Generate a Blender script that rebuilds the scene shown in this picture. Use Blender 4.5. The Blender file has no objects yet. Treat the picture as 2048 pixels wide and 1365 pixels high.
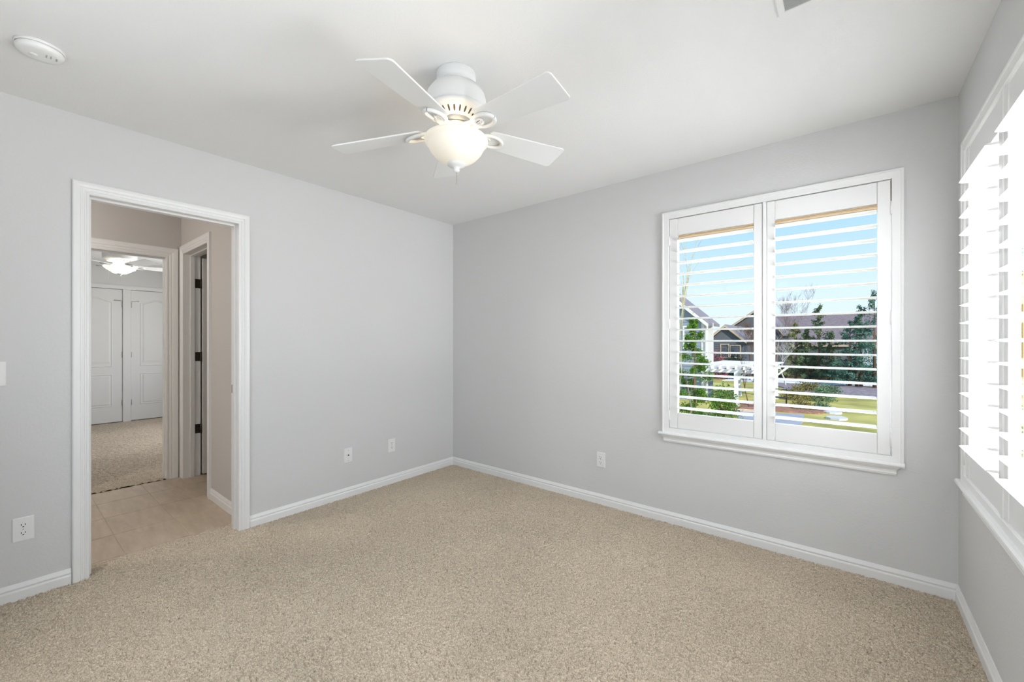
import bpy, math, random
import numpy as np
from mathutils import Vector, Matrix
PI = math.pi
SC = bpy.context.scene
COL = SC.collection

# ------------------------------------------------------------------ camera
cam_d = bpy.data.cameras.new('camera')
cam = bpy.data.objects.new('camera', cam_d)
COL.objects.link(cam)
cam.location = (0, 0, 1.253)
cam.rotation_euler = (PI / 2, 0, 0.6802)
cam_d.sensor_width = 36.0
cam_d.lens = 829.0 / 2048 * 36.0
cam_d.shift_y = 1.2 / 2048
cam_d.clip_start = 0.02
cam_d.clip_end = 400
SC.camera = cam

# ------------------------------------------------------------------ sky
W = bpy.data.worlds.new('sky')
SC.world = W
W.use_nodes = True
nt = W.node_tree
nt.nodes.clear()
tc = nt.nodes.new('ShaderNodeTexCoord')
sep = nt.nodes.new('ShaderNodeSeparateXYZ')
rmp = nt.nodes.new('ShaderNodeValToRGB')
bg = nt.nodes.new('ShaderNodeBackground')
wo = nt.nodes.new('ShaderNodeOutputWorld')
nt.links.new(tc.outputs['Generated'], sep.inputs[0])
nt.links.new(sep.outputs['Z'], rmp.inputs[0])
nt.links.new(rmp.outputs[0], bg.inputs[0])
nt.links.new(bg.outputs[0], wo.inputs[0])
cr = rmp.color_ramp
cr.elements[0].position = 0.0
cr.elements[0].color = (0.80, 0.90, 0.97, 1)
cr.elements[1].position = 1.0
cr.elements[1].color = (0.16, 0.36, 0.80, 1)
e = cr.elements.new(0.10); e.color = (0.68, 0.86, 0.98, 1)
e = cr.elements.new(0.27); e.color = (0.36, 0.66, 0.97, 1)
bg.inputs['Strength'].default_value = 1.0

# ------------------------------------------------------------------ sun, daylight at the windows, added fill lamps
def add_light(name, kind, loc, rot, energy, color, **kw):
    d = bpy.data.lights.new(name, kind)
    d.energy = energy
    d.color = color
    for k, v in kw.items():
        setattr(d, k, v)
    o = bpy.data.objects.new(name, d)
    COL.objects.link(o)
    o.location = loc
    o.rotation_euler = rot
    return o

def aim(o, direction):
    o.rotation_euler = Vector(direction).to_track_quat('-Z', 'Y').to_euler()

sun = add_light('sun', 'SUN', (20, -20, 30), (0, 0, 0), 3.8, (1.0, 0.95, 0.86), angle=math.radians(0.6))
aim(sun, (-0.60, 0.56, -0.57))
day_r = add_light('daylight_side_window', 'AREA', (1.15, 2.10, 1.75), (0, 0, 0), 105, (0.965, 0.975, 1.0),
                  shape='RECTANGLE', size=1.5, size_y=2.2)
aim(day_r, (-1, 0, -0.12))
day_low = add_light('snow_bounce_side_window', 'AREA', (2.3, 2.15, 0.05), (0, 0, 0), 270, (0.97, 0.975, 1.0),
                    shape='RECTANGLE', size=2.4, size_y=1.4)
aim(day_low, (-1, 0, 0.5))
day_up = add_light('sky_over_side_window', 'AREA', (1.25, 2.10, 3.1), (0, 0, 0), 200, (0.97, 0.98, 1.0),
                   shape='RECTANGLE', size=1.5, size_y=1.2)
aim(day_up, (-0.75, 0, -1.5))
day_b = add_light('daylight_back_window', 'AREA', (-0.39, 3.75, 2.75), (0, 0, 0), 55, (0.965, 0.975, 1.0),
                  shape='RECTANGLE', size=1.4, size_y=0.9)
aim(day_b, (0, -1, -0.85))
day_bl = add_light('snow_bounce_back_window', 'AREA', (-0.39, 3.5, 0.15), (0, 0, 0), 40, (0.97, 0.975, 1.0),
                   shape='RECTANGLE', size=1.4, size_y=0.7)
aim(day_bl, (0, -1, 1.25))
day_n = add_light('fill_near_wall', 'AREA', (-1.35, -0.85, 0.95), (0, 0, 0), 3, (0.97, 0.975, 1.0),  # added fill lamp behind the viewpoint, tilted up to brighten the ceiling
                  shape='RECTANGLE', size=2.0, size_y=1.6)
aim(day_n, (0.15, 1, 0.45))
fill_nd = add_light('fill_near_wall_high', 'AREA', (-1.35, -0.95, 2.35), (0, 0, 0), 52, (0.97, 0.975, 1.0),  # added fill lamp aimed down to brighten the floor
                   shape='RECTANGLE', size=2.0, size_y=1.0)
aim(fill_nd, (0.9, 1, -1.1))
fill_r2 = add_light('fill_side_wall', 'AREA', (1.9, 0.75, 0.45), (0, 0, 0), 13, (0.97, 0.975, 1.0),  # added fill lamp past the picture edge, for ceiling and left wall
                   shape='RECTANGLE', size=1.8, size_y=1.2)
aim(fill_r2, (-1, 0, 0.35))
fill_2 = add_light('fill_far_bedroom', 'AREA', (-6.9, 2.2, 1.4), (0, 0, 0), 32, (0.97, 0.975, 1.0),  # added fill lamp for the far bedroom, set out of view
                  shape='RECTANGLE', size=1.3, size_y=1.4)
aim(fill_2, (0, -1, 0))

# ------------------------------------------------------------------ view
vs = SC.view_settings
vs.view_transform = 'Standard'
vs.look = 'None'
vs.exposure = 0.25
vs.gamma = 1.0
vs.use_curve_mapping = False
cy = SC.cycles
cy.max_bounces = 14
cy.diffuse_bounces = 9
cy.glossy_bounces = 4
cy.transmission_bounces = 6
cy.transparent_max_bounces = 16
cy.sample_clamp_indirect = 6.0
cy.caustics_reflective = False
cy.caustics_refractive = False
cy.use_denoising = True

# ------------------------------------------------------------------ materials
def srgb(r, g, b):
    def f(c):
        c /= 255.0
        return c / 12.92 if c <= 0.04045 else ((c + 0.055) / 1.055) ** 2.4
    return (f(r), f(g), f(b), 1)

MATS = {}
def mat(name, color, rough=0.6, spec=0.3, bump=None, var=None, metal=0.0, emit=None):
    """bump=(scale, strength, distance); var=(scale, amount)"""
    m = bpy.data.materials.new(name)
    m.use_nodes = True
    n = m.node_tree.nodes
    l = m.node_tree.links
    p = n['Principled BSDF']
    p.inputs['Base Color'].default_value = color
    p.inputs['Roughness'].default_value = rough
    p.inputs['Specular IOR Level'].default_value = spec
    p.inputs['Metallic'].default_value = metal
    if emit:
        p.inputs['Emission Color'].default_value = emit[0]
        p.inputs['Emission Strength'].default_value = emit[1]
    if bump or var:
        t = n.new('ShaderNodeTexCoord')
    if var:
        nz = n.new('ShaderNodeTexNoise')
        nz.inputs['Scale'].default_value = var[0]
        nz.inputs['Detail'].default_value = 4
        l.new(t.outputs['Object'], nz.inputs['Vector'])
        mr = n.new('ShaderNodeMapRange')
        mr.inputs['From Min'].default_value = 0.3
        mr.inputs['From Max'].default_value = 0.7
        mr.inputs['To Min'].default_value = 1 - var[1]
        mr.inputs['To Max'].default_value = 1 + var[1]
        l.new(nz.outputs['Fac'], mr.inputs['Value'])
        mx = n.new('ShaderNodeMix')
        mx.data_type = 'RGBA'
        mx.blend_type = 'MULTIPLY'
        mx.inputs['Factor'].default_value = 1
        mx.inputs['A'].default_value = color
        l.new(mr.outputs['Result'], mx.inputs['B'])
        l.new(mx.outputs['Result'], p.inputs['Base Color'])
    if bump:
        nb = n.new('ShaderNodeTexNoise')
        nb.inputs['Scale'].default_value = bump[0]
        nb.inputs['Detail'].default_value = 3
        l.new(t.outputs['Object'], nb.inputs['Vector'])
        bp = n.new('ShaderNodeBump')
        bp.inputs['Strength'].default_value = bump[1]
        bp.inputs['Distance'].default_value = bump[2]
        l.new(nb.outputs['Fac'], bp.inputs['Height'])
        l.new(bp.outputs['Normal'], p.inputs['Normal'])
    MATS[name] = m
    return m

mat('wall_paint', (0.64, 0.64, 0.637, 1), 0.75, 0.2, bump=(110, 0.28, 0.004))
mat('ceiling_paint', (0.80, 0.80, 0.795, 1), 0.85, 0.1, bump=(150, 0.32, 0.004))
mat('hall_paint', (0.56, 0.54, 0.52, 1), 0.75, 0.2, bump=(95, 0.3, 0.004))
mat('trim_white', (0.79, 0.79, 0.785, 1), 0.35, 0.4)
mat('door_white', (0.70, 0.70, 0.69, 1), 0.45, 0.35)
mat('shutter_white', (0.80, 0.80, 0.795, 1), 0.32, 0.4)
mat('vinyl_white', (0.85, 0.85, 0.85, 1), 0.4, 0.4)
mat('plastic_white', (0.80, 0.80, 0.79, 1), 0.35, 0.45)
mat('plastic_dark', (0.03, 0.03, 0.03, 1), 0.5, 0.3)
mat('fan_white', (0.76, 0.765, 0.76, 1), 0.38, 0.4)
mat('vent_grey', (0.42, 0.43, 0.43, 1), 0.5, 0.3)
mat('slot_dark', (0.10, 0.085, 0.07, 1), 0.8, 0.1)
mat('bronze', (0.055, 0.045, 0.036, 1), 0.45, 0.5, metal=0.7)
mat('chain_grey', (0.45, 0.44, 0.42, 1), 0.35, 0.5, metal=0.8)
mat('gap_dark', (0.02, 0.02, 0.02, 1), 0.9, 0.1)
mat('shade_beige', srgb(243, 234, 220), 0.9, 0.1, bump=(400, 0.3, 0.002))
def translucent(name, k):
    m = MATS[name]; n, l = m.node_tree.nodes, m.node_tree.links
    t = n.new('ShaderNodeBsdfTranslucent'); t.inputs['Color'].default_value = n['Principled BSDF'].inputs['Base Color'].default_value
    x = n.new('ShaderNodeMixShader'); x.inputs[0].default_value = k
    l.new(n['Principled BSDF'].outputs[0], x.inputs[1]); l.new(t.outputs[0], x.inputs[2])
    l.new(x.outputs[0], n['Material Output'].inputs['Surface'])
translucent('shade_beige', 0.75)
mat('bowl_glass', (0.82, 0.80, 0.74, 1), 0.35, 0.4, emit=((1.0, 0.80, 0.50, 1), 0.16), var=(9, 0.04))
mat('bowl_glass_bright', (0.86, 0.85, 0.82, 1), 0.35, 0.4, emit=((1.0, 0.93, 0.80, 1), 0.75))
mat('bulb_glow', (1, 1, 1, 1), 0.4, 0.4, emit=((1.0, 0.86, 0.62, 1), 6.0))
mat('grout', (0.52, 0.46, 0.385, 1), 0.9, 0.1)

# ceramic tile with brushed clouding
def tile_mat():
    m = bpy.data.materials.new('tile_beige')
    m.use_nodes = True
    n, l = m.node_tree.nodes, m.node_tree.links
    p = n['Principled BSDF']
    t = n.new('ShaderNodeTexCoord')
    mp = n.new('ShaderNodeMapping')
    mp.inputs['Scale'].default_value = (2.2, 9, 1)
    mp.inputs['Rotation'].default_value = (0, 0, 0.5)
    nz = n.new('ShaderNodeTexNoise')
    nz.inputs['Scale'].default_value = 2.2
    nz.inputs['Detail'].default_value = 6
    nz.inputs['Roughness'].default_value = 0.6
    r = n.new('ShaderNodeValToRGB')
    r.color_ramp.elements[0].position = 0.3
    r.color_ramp.elements[0].color = (0.40, 0.32, 0.235, 1)
    r.color_ramp.elements[1].position = 0.72
    r.color_ramp.elements[1].color = (0.54, 0.445, 0.34, 1)
    l.new(t.outputs['Object'], mp.inputs['Vector'])
    l.new(mp.outputs[0], nz.inputs['Vector'])
    l.new(nz.outputs['Fac'], r.inputs[0])
    l.new(r.outputs[0], p.inputs['Base Color'])
    p.inputs['Roughness'].default_value = 0.38
    MATS['tile_beige'] = m
tile_mat()

# carpet: real displaced tufts
def carpet_mat(name, c0, c1, scale, disp):
    m = bpy.data.materials.new(name)
    m.use_nodes = True
    m.displacement_method = 'DISPLACEMENT'
    n, l = m.node_tree.nodes, m.node_tree.links
    p = n['Principled BSDF']
    out = n['Material Output']
    p.inputs['Roughness'].default_value = 0.95
    p.inputs['Specular IOR Level'].default_value = 0.05
    p.inputs['Sheen Weight'].default_value = 0.0
    t = n.new('ShaderNodeTexCoord')
    a = n.new('ShaderNodeTexNoise'); a.inputs['Scale'].default_value = scale
    a.inputs['Detail'].default_value = 1.2; a.inputs['Roughness'].default_value = 0.45
    a.inputs['Distortion'].default_value = 0.6
    b = n.new('ShaderNodeTexNoise'); b.inputs['Scale'].default_value = 1.6
    b.inputs['Detail'].default_value = 3
    c = n.new('ShaderNodeTexNoise'); c.inputs['Scale'].default_value = scale * 1.9
    c.inputs['Detail'].default_value = 2
    mp = n.new('ShaderNodeMapping')
    mp.inputs['Rotation'].default_value = (0, 0, 0.75)
    mp.inputs['Scale'].default_value = (0.72, 1.25, 1)
    l.new(t.outputs['Object'], mp.inputs['Vector'])
    l.new(mp.outputs[0], a.inputs['Vector'])
    for x in (b, c):
        l.new(t.outputs['Object'], x.inputs['Vector'])
    r = n.new('ShaderNodeValToRGB')
    r.color_ramp.elements[0].position = 0.36; r.color_ramp.elements[0].color = c0
    r.color_ramp.elements[1].position = 0.66; r.color_ramp.elements[1].color = c1
    l.new(c.outputs['Fac'], r.inputs[0])
    mr = n.new('ShaderNodeMapRange')
    mr.inputs['From Min'].default_value = 0.3; mr.inputs['From Max'].default_value = 0.7
    mr.inputs['To Min'].default_value = 0.93; mr.inputs['To Max'].default_value = 1.07
    l.new(b.outputs['Fac'], mr.inputs['Value'])
    mx = n.new('ShaderNodeMix'); mx.data_type = 'RGBA'; mx.blend_type = 'MULTIPLY'
    mx.inputs['Factor'].default_value = 1
    l.new(r.outputs[0], mx.inputs['A']); l.new(mr.outputs['Result'], mx.inputs['B'])
    l.new(mx.outputs['Result'], p.inputs['Base Color'])
    hr = n.new('ShaderNodeMapRange'); hr.interpolation_type = 'SMOOTHSTEP'
    hr.inputs['From Min'].default_value = 0.30; hr.inputs['From Max'].default_value = 0.58
    l.new(a.outputs['Fac'], hr.inputs['Value'])
    d = n.new('ShaderNodeDisplacement')
    d.inputs['Scale'].default_value = disp
    d.inputs['Midlevel'].default_value = 0.6
    l.new(hr.outputs['Result'], d.inputs['Height'])
    l.new(d.outputs[0], out.inputs['Displacement'])
    MATS[name] = m
carpet_mat('carpet', (0.40, 0.337, 0.255, 1), (0.70, 0.60, 0.478, 1), 120, 0.017)
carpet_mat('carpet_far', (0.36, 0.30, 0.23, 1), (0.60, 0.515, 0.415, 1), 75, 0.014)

def glass_mat():
    m = bpy.data.materials.new('window_glass')
    m.use_nodes = True
    n, l = m.node_tree.nodes, m.node_tree.links
    n.remove(n['Principled BSDF'])
    tr = n.new('ShaderNodeBsdfTransparent'); tr.inputs[0].default_value = (0.97, 0.972, 0.972, 1)
    gl = n.new('ShaderNodeBsdfGlossy'); gl.inputs['Roughness'].default_value = 0.02
    lw = n.new('ShaderNodeLayerWeight'); lw.inputs['Blend'].default_value = 0.5
    pw = n.new('ShaderNodeMath'); pw.operation = 'POWER'; pw.inputs[1].default_value = 5.0
    fr = n.new('ShaderNodeMath'); fr.operation = 'MULTIPLY_ADD'; fr.inputs[1].default_value = 0.30; fr.inputs[2].default_value = 0.003
    l.new(lw.outputs['Facing'], pw.inputs[0]); l.new(pw.outputs[0], fr.inputs[0])
    mx = n.new('ShaderNodeMixShader')
    l.new(fr.outputs[0], mx.inputs[0]); l.new(tr.outputs[0], mx.inputs[1]); l.new(gl.outputs[0], mx.inputs[2])
    l.new(mx.outputs[0], n['Material Output'].inputs['Surface'])
    MATS['window_glass'] = m
glass_mat()

# outdoors
mat('lawn', srgb(186, 176, 104), 0.95, 0.1, var=(0.55, 0.35))
mat('siding_blue_grey', srgb(140, 152, 168), 0.8, 0.2)
mat('siding_dark_grey', srgb(98, 102, 110), 0.85, 0.2)
mat('siding_pale', srgb(180, 198, 212), 0.85, 0.2)
mat('siding_tan', srgb(196, 168, 112), 0.85, 0.2)
mat('roof_grey', srgb(142, 136, 142), 0.9, 0.1, var=(3, 0.12))
mat('roof_brown', srgb(132, 120, 122), 0.9, 0.1, var=(3, 0.15))
mat('house_trim', srgb(222, 220, 214), 0.7, 0.2)
mat('fascia_tan', srgb(190, 172, 150), 0.8, 0.2)
mat('house_glass', srgb(112, 172, 190), 0.5, 0.2)
mat('pine_dark', srgb(96, 116, 82), 0.85, 0.15, var=(1.5, 0.4))
mat('pine_blue', srgb(84, 122, 106), 0.85, 0.15, var=(1.5, 0.4))
mat('pine_olive', srgb(138, 142, 92), 0.85, 0.15, var=(1.5, 0.4))
mat('juniper_green', srgb(84, 122, 42), 0.85, 0.15, var=(4, 0.4))
mat('shrub_olive', srgb(128, 122, 74), 0.9, 0.1, var=(3, 0.4))
mat('shrub_teal', srgb(110, 136, 104), 0.9, 0.1, var=(3, 0.35))
mat('shrub_red', srgb(142, 84, 92), 0.9, 0.1, var=(3, 0.3))
mat('shrub_brown', srgb(134, 108, 90), 0.9, 0.1, var=(3, 0.35))
mat('shrub_dark', srgb(48, 62, 46), 0.9, 0.1, var=(3, 0.35))
mat('bark_brown', srgb(112, 90, 76), 0.9, 0.1)
mat('bark_pale', srgb(205, 200, 196), 0.9, 0.1)
mat('bark_straw', srgb(186, 178, 138), 0.9, 0.1)
mat('bark_grey', srgb(134, 118, 116), 0.9, 0.1)
mat('wood_fence', srgb(96, 80, 74), 0.9, 0.1, var=(2, 0.2))
mat('box_tan', srgb(138, 118, 94), 0.9, 0.1, var=(2, 0.2))
mat('snow', srgb(226, 232, 242), 0.8, 0.2, bump=(3, 0.4, 0.1))
mat('rock', srgb(152, 140, 144), 0.95, 0.1, var=(5, 0.35))
mat('mulch', srgb(162, 122, 104), 0.95, 0.1, var=(6, 0.35))
mat('gravel_peach', srgb(226, 196, 166), 0.95, 0.1, var=(5, 0.2))
mat('concrete', srgb(168, 170, 178), 0.9, 0.1, var=(2, 0.12))
mat('flagstone', srgb(214, 212, 214), 0.9, 0.1, var=(3, 0.1))
mat('pergola_white', srgb(232, 234, 238), 0.6, 0.2)
mat('iron_black', srgb(50, 46, 46), 0.6, 0.3)

# ------------------------------------------------------------------ mesh builder
class MB:
    def __init__(s):
        s.v = []; s.f = []; s.m = []; s.sm = []
    def add(s, verts, faces, mi=0, smooth=False):
        o = len(s.v)
        s.v += [tuple(p) for p in verts]
        for f in faces:
            s.f.append([i + o for i in f]); s.m.append(mi); s.sm.append(smooth)
        return s
    def box(s, x0, x1, y0, y1, z0, z1, mi=0, fn=None):
        P = [(x, y, z) for z in (z0, z1) for y in (y0, y1) for x in (x0, x1)]
        if fn: P = [fn(*p) for p in P]
        return s.add(P, [(0, 2, 3, 1), (4, 5, 7, 6), (0, 1, 5, 4), (2, 6, 7, 3), (0, 4, 6, 2), (1, 3, 7, 5)], mi)
    def prism(s, prof, p0, p1, fn, mi=0, smooth=False):
        """prof: closed 2D (a,b); extruded along c from p0..p1; fn(a,b,c)->xyz"""
        n = len(prof)
        P = [fn(a, b, p0) for a, b in prof] + [fn(a, b, p1) for a, b in prof]
        F = [(i, (i + 1) % n, n + (i + 1) % n, n + i) for i in range(n)]
        s.add(P, F, mi, smooth)
        s.add(P, [list(range(n))[::-1], list(range(n, 2 * n))], mi)
        return s
    def lathe(s, prof, center=(0, 0, 0), seg=48, mi=0, smooth=True, mis=None):
        cx, cy_, cz = center
        P = []; n = len(prof)
        for k in range(seg):
            a = 2 * PI * k / seg
            for r, z in prof:
                P.append((cx + r * math.cos(a), cy_ + r * math.sin(a), cz + z))
        o = len(s.v); s.v += P
        for k in range(seg):
            k2 = (k + 1) % seg
            for i in range(n - 1):
                s.f.append([o + k * n + i, o + k2 * n + i, o + k2 * n + i + 1, o + k * n + i + 1])
                s.m.append(mis[i] if mis else mi); s.sm.append(smooth)
        return s
    def tube(s, pts, radii, seg=6, mi=0, smooth=True, cap=True):
        pts = [Vector(p) for p in pts]; n = len(pts); o = len(s.v)
        if not hasattr(radii, '__len__'): radii = [radii] * n
        for i, p in enumerate(pts):
            d = (pts[min(i + 1, n - 1)] - pts[max(i - 1, 0)]).normalized()
            u = d.orthogonal().normalized() if abs(d.z) > 0.9 else d.cross(Vector((0, 0, 1))).normalized()
            w = d.cross(u)
            for k in range(seg):
                a = 2 * PI * k / seg
                s.v.append(tuple(p + (u * math.cos(a) + w * math.sin(a)) * radii[i]))
        for i in range(n - 1):
            for k in range(seg):
                k2 = (k + 1) % seg
                s.f.append([o + i * seg + k, o + i * seg + k2, o + (i + 1) * seg + k2, o + (i + 1) * seg + k])
                s.m.append(mi); s.sm.append(smooth)
        if cap:
            s.f.append([o + k for k in range(seg)][::-1]); s.m.append(mi); s.sm.append(False)
            s.f.append([o + (n - 1) * seg + k for k in range(seg)]); s.m.append(mi); s.sm.append(False)
        return s
    def frame(s, path, prof, fn, closed=False, mi=0):
        """mitred moulding. path: inner edge points (a,b); prof: (w outward, d proud) open list; fn(a,b,d)->xyz.
        outward = left-hand side of the path direction."""
        n = len(path); k = len(prof); rows = []
        for i, p in enumerate(path):
            def nrm(q, r):
                dx, dy = r[0] - q[0], r[1] - q[1]; L = math.hypot(dx, dy)
                return (-dy / L, dx / L)
            if closed or 0 < i < n - 1:
                n0 = nrm(path[i - 1], p); n1 = nrm(p, path[(i + 1) % n])
                den = 1 + n0[0] * n1[0] + n0[1] * n1[1]
                off = ((n0[0] + n1[0]) / den, (n0[1] + n1[1]) / den)
            elif i == 0: off = nrm(p, path[1])
            else: off = nrm(path[i - 1], p)
            rows.append([fn(p[0] + off[0] * w, p[1] + off[1] * w, d) for w, d in prof])
        o = len(s.v)
        for r in rows: s.v += [tuple(q) for q in r]
        for i in range(n if closed else n - 1):
            j = (i + 1) % n
            for q in range(k - 1):
                s.f.append([o + i * k + q, o + i * k + q + 1, o + j * k + q + 1, o + j * k + q]); s.m.append(mi); s.sm.append(False)
        if not closed:
            s.f.append([o + q for q in range(k)]); s.m.append(mi); s.sm.append(False)
            s.f.append([o + (n - 1) * k + q for q in range(k)][::-1]); s.m.append(mi); s.sm.append(False)
        return s
    def build(s, name, mats, parent=None, bevel=0.0, fix=True, origin=None):
        me = bpy.data.meshes.new(name)
        V = s.v
        if origin is not None:
            V = [(a - origin[0], b - origin[1], c - origin[2]) for a, b, c in V]
        me.from_pydata(V, [], s.f)
        for mn in (mats if isinstance(mats, (list, tuple)) else [mats]):
            me.materials.append(MATS[mn])
        me.polygons.foreach_set('material_index', s.m)
        me.polygons.foreach_set('use_smooth', s.sm)
        me.update()
        if fix:
            import bmesh
            bm = bmesh.new(); bm.from_mesh(me)
            bmesh.ops.recalc_face_normals(bm, faces=bm.faces)
            bm.to_mesh(me); bm.free()
        o = bpy.data.objects.new(name, me)
        COL.objects.link(o)
        if origin is not None: o.location = origin
        if parent is not None: o.parent = parent
        if bevel:
            b = o.modifiers.new('bevel', 'BEVEL'); b.width = bevel; b.segments = 2; b.limit_method = 'ANGLE'
            b.angle_limit = math.radians(40)
        return o

def tag(o, label=None, cat=None, group=None, kind=None):
    if label: o['label'] = label
    if cat: o['category'] = cat
    if group: o['group'] = group
    if kind: o['kind'] = kind
    return o

def empty(name, loc=(0, 0, 0), rz=0.0):
    o = bpy.data.objects.new(name, None)
    COL.objects.link(o)
    o.location = loc
    o.rotation_euler = (0, 0, rz)
    o.empty_display_size = 0.1
    return o

def struct(o, label, cat):
    return tag(o, label, cat, None, 'structure')

def copy_tree(o, parent=None):
    c = o.copy(); COL.objects.link(c); c.parent = parent
    for ch in list(o.children): copy_tree(ch, c)
    return c

def smooth_by_angle(o, deg=35):
    o.data.polygons.foreach_set('use_smooth', [True] * len(o.data.polygons))
    try:
        o.data.set_sharp_from_angle(angle=math.radians(deg))
    except Exception:
        pass

# ------------------------------------------------------------------ room numbers (metres)
XL, XR, YB, YN, H = -3.124, 0.416, 2.906, -0.358, 2.44
HX = -4.83          # hall: face of the wall opposite the doorway
SY = 1.065          # hall: side wall face
CX = -8.76          # far bedroom: closet wall
D1 = (0.299, 0.990, 2.030)      # doorway y0,y1,top
D2 = (0.250, 0.954, 2.020)      # far doorway
D3 = (-4.735, -4.030, 2.056)    # bathroom door x0,x1,top

# ---- floors
def grid_mesh(name, x0, x1, y0, y1, step, z, m):
    nx = int((x1 - x0) / step) + 1; ny = int((y1 - y0) / step) + 1
    xs = np.linspace(x0, x1, nx); ys = np.linspace(y0, y1, ny)
    X, Y = np.meshgrid(xs, ys)
    co = np.stack([X, Y, np.full_like(X, z)], -1).reshape(-1, 3).astype(np.float32)
    idx = np.arange(nx * ny).reshape(ny, nx)
    q = np.stack([idx[:-1, :-1], idx[:-1, 1:], idx[1:, 1:], idx[1:, :-1]], -1).reshape(-1, 4).astype(np.int32)
    me = bpy.data.meshes.new(name)
    me.vertices.add(len(co)); me.vertices.foreach_set('co', co.ravel())
    me.loops.add(q.size); me.loops.foreach_set('vertex_index', q.ravel())
    me.polygons.add(len(q))
    me.polygons.foreach_set('loop_start', np.arange(0, q.size, 4, dtype=np.int32))
    me.polygons.foreach_set('loop_total', np.full(len(q), 4, dtype=np.int32))
    me.polygons.foreach_set('use_smooth', np.ones(len(q), dtype=bool))
    me.update(calc_edges=True)
    me.materials.append(MATS[m])
    o = bpy.data.objects.new(name, me); COL.objects.link(o)
    return o

struct(grid_mesh('floor', -3.275, XR, YN, YB, 0.0042, 0.0, 'carpet'),
       'beige looped carpet covering the floor of the empty bedroom', 'floor')
struct(grid_mesh('floor_bedroom', CX, HX, -1.3, 2.3, 0.012, 0.0, 'carpet_far'),
       'beige carpet in the far bedroom beyond the tiled hall', 'floor')
struct(MB().box(-3.27, XR + 0.1, YN - 0.1, YB + 0.1, -0.12, -0.013).build('floor_slab', 'gap_dark'), 'subfloor under the bedroom carpet', 'floor')
struct(MB().box(CX - 0.1, HX - 0.004, -1.4, 2.4, -0.12, -0.010).build('floor_bedroom_slab', 'box_tan'), 'subfloor under the far bedroom carpet', 'floor')
m = MB()
m.box(HX, -3.27, -1.6, SY, -0.06, -0.007, 1)
m.box(-4.95, -3.25, SY, 2.6, -0.06, -0.007, 1)
ys = [0.4655 + 0.3125 * k for k in range(-7, 8)]
xs = [-3.27, -3.319, -3.71, -4.10, -4.49, HX - 0.002]
for i in range(len(xs) - 1):
    for j in range(len(ys) - 1):
        if ys[j] < -1.6: continue
        g = 0.0025
        m.box(xs[i + 1] + g, xs[i] - g, ys[j] + g, ys[j + 1] - g, -0.02, -0.004, 0)
struct(m.build('floor_hall', ['tile_beige', 'grout'], bevel=0.0015), 'beige stone-look tile floor of the hall beyond the doorway', 'floor')

# ---- ceilings
struct(MB().box(XL - 0.12, XR + 0.16, YN - 0.14, YB + 0.15, H, H + 0.1).build('ceiling', 'ceiling_paint'),
       'white lightly textured ceiling of the bedroom', 'ceiling')
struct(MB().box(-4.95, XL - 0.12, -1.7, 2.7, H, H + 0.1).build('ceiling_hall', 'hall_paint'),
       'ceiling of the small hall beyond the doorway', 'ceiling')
struct(MB().box(CX - 0.1, -4.95, -1.4, 2.4, H, H + 0.1).build('ceiling_bedroom', 'ceiling_paint'),
       'white ceiling of the far bedroom above its fan', 'ceiling')

# ---- walls
B0 = -0.06
m = MB()
m.box(XL - 0.12, XL, YN - 0.14, D1[0] - 0.018, B0, H)
m.box(XL - 0.12, XL, D1[1] + 0.018, YB + 0.15, B0, H)
m.box(XL - 0.12, XL, D1[0] - 0.018, D1[1] + 0.018, D1[2] + 0.018, H)
struct(m.build('wall_left', 'wall_paint'), 'pale grey wall with the cased doorway to the hall', 'wall')
# back window: casing outer x -1.000..0.225
WZ0, WZ1 = 0.640, 2.100
m = MB()
m.box(XL, -0.962, YB, YB + 0.15, B0, H)
m.box(0.187, XR + 0.16, YB, YB + 0.15, B0, H)
m.box(-0.962, 0.187, YB, YB + 0.15, B0, WZ0)
m.box(-0.962, 0.187, YB, YB + 0.15, WZ1, H)
struct(m.build('wall_back', 'wall_paint'), 'pale grey wall holding the double-shuttered window onto the yard', 'wall')
# side window: casing outer y 2.715..1.490
WS = 2.715
QW = (-0.20, 1.25, 0.62, 2.12)     # opening added beyond the picture edge to let fill light in
m = MB()
def rw(x0, x1, ya, yb, za, zb):
    m.box(x0, x1, YN - 0.14, QW[0], B0, H); m.box(x0, x1, QW[1], ya, B0, H); m.box(x0, x1, yb, YB, B0, H)
    m.box(x0, x1, QW[0], QW[1], B0, QW[2]); m.box(x0, x1, QW[0], QW[1], QW[3], H)
    m.box(x0, x1, ya, yb, B0, za); m.box(x0, x1, ya, yb, zb, H)
rw(XR, XR + 0.034, WS - 1.187, WS - 0.038, WZ0, WZ1)
rw(XR + 0.034, XR + 0.15, WS - 1.29, WS + 0.020, 0.60, 2.14)
struct(m.build('wall_right', 'wall_paint'), 'pale grey side wall with the large shuttered window', 'wall')
NW = (-2.40, -0.30, 0.62, 2.12)      # opening added behind the viewpoint to let fill light in
m = MB()
m.box(XL - 0.12, NW[0], YN - 0.14, YN, B0, H); m.box(NW[1], XR + 0.16, YN - 0.14, YN, B0, H)
m.box(NW[0], NW[1], YN - 0.14, YN, B0, NW[2]); m.box(NW[0], NW[1], YN - 0.14, YN, NW[3], H)
struct(m.build('wall_near', 'wall_paint'), 'pale grey wall behind the viewpoint', 'wall')
w4 = struct(empty('window_4', (XR, (QW[0] + QW[1]) / 2, QW[2])), 'added unseen window in the side wall that lets fill light in', 'window')  # added window, only there to pass the side fill lamp
def wpart4(b, n, mt):
    o = b.build(n, mt); o.parent = w4; o.matrix_parent_inverse = Matrix.Translation(-Vector(w4.location))
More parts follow.
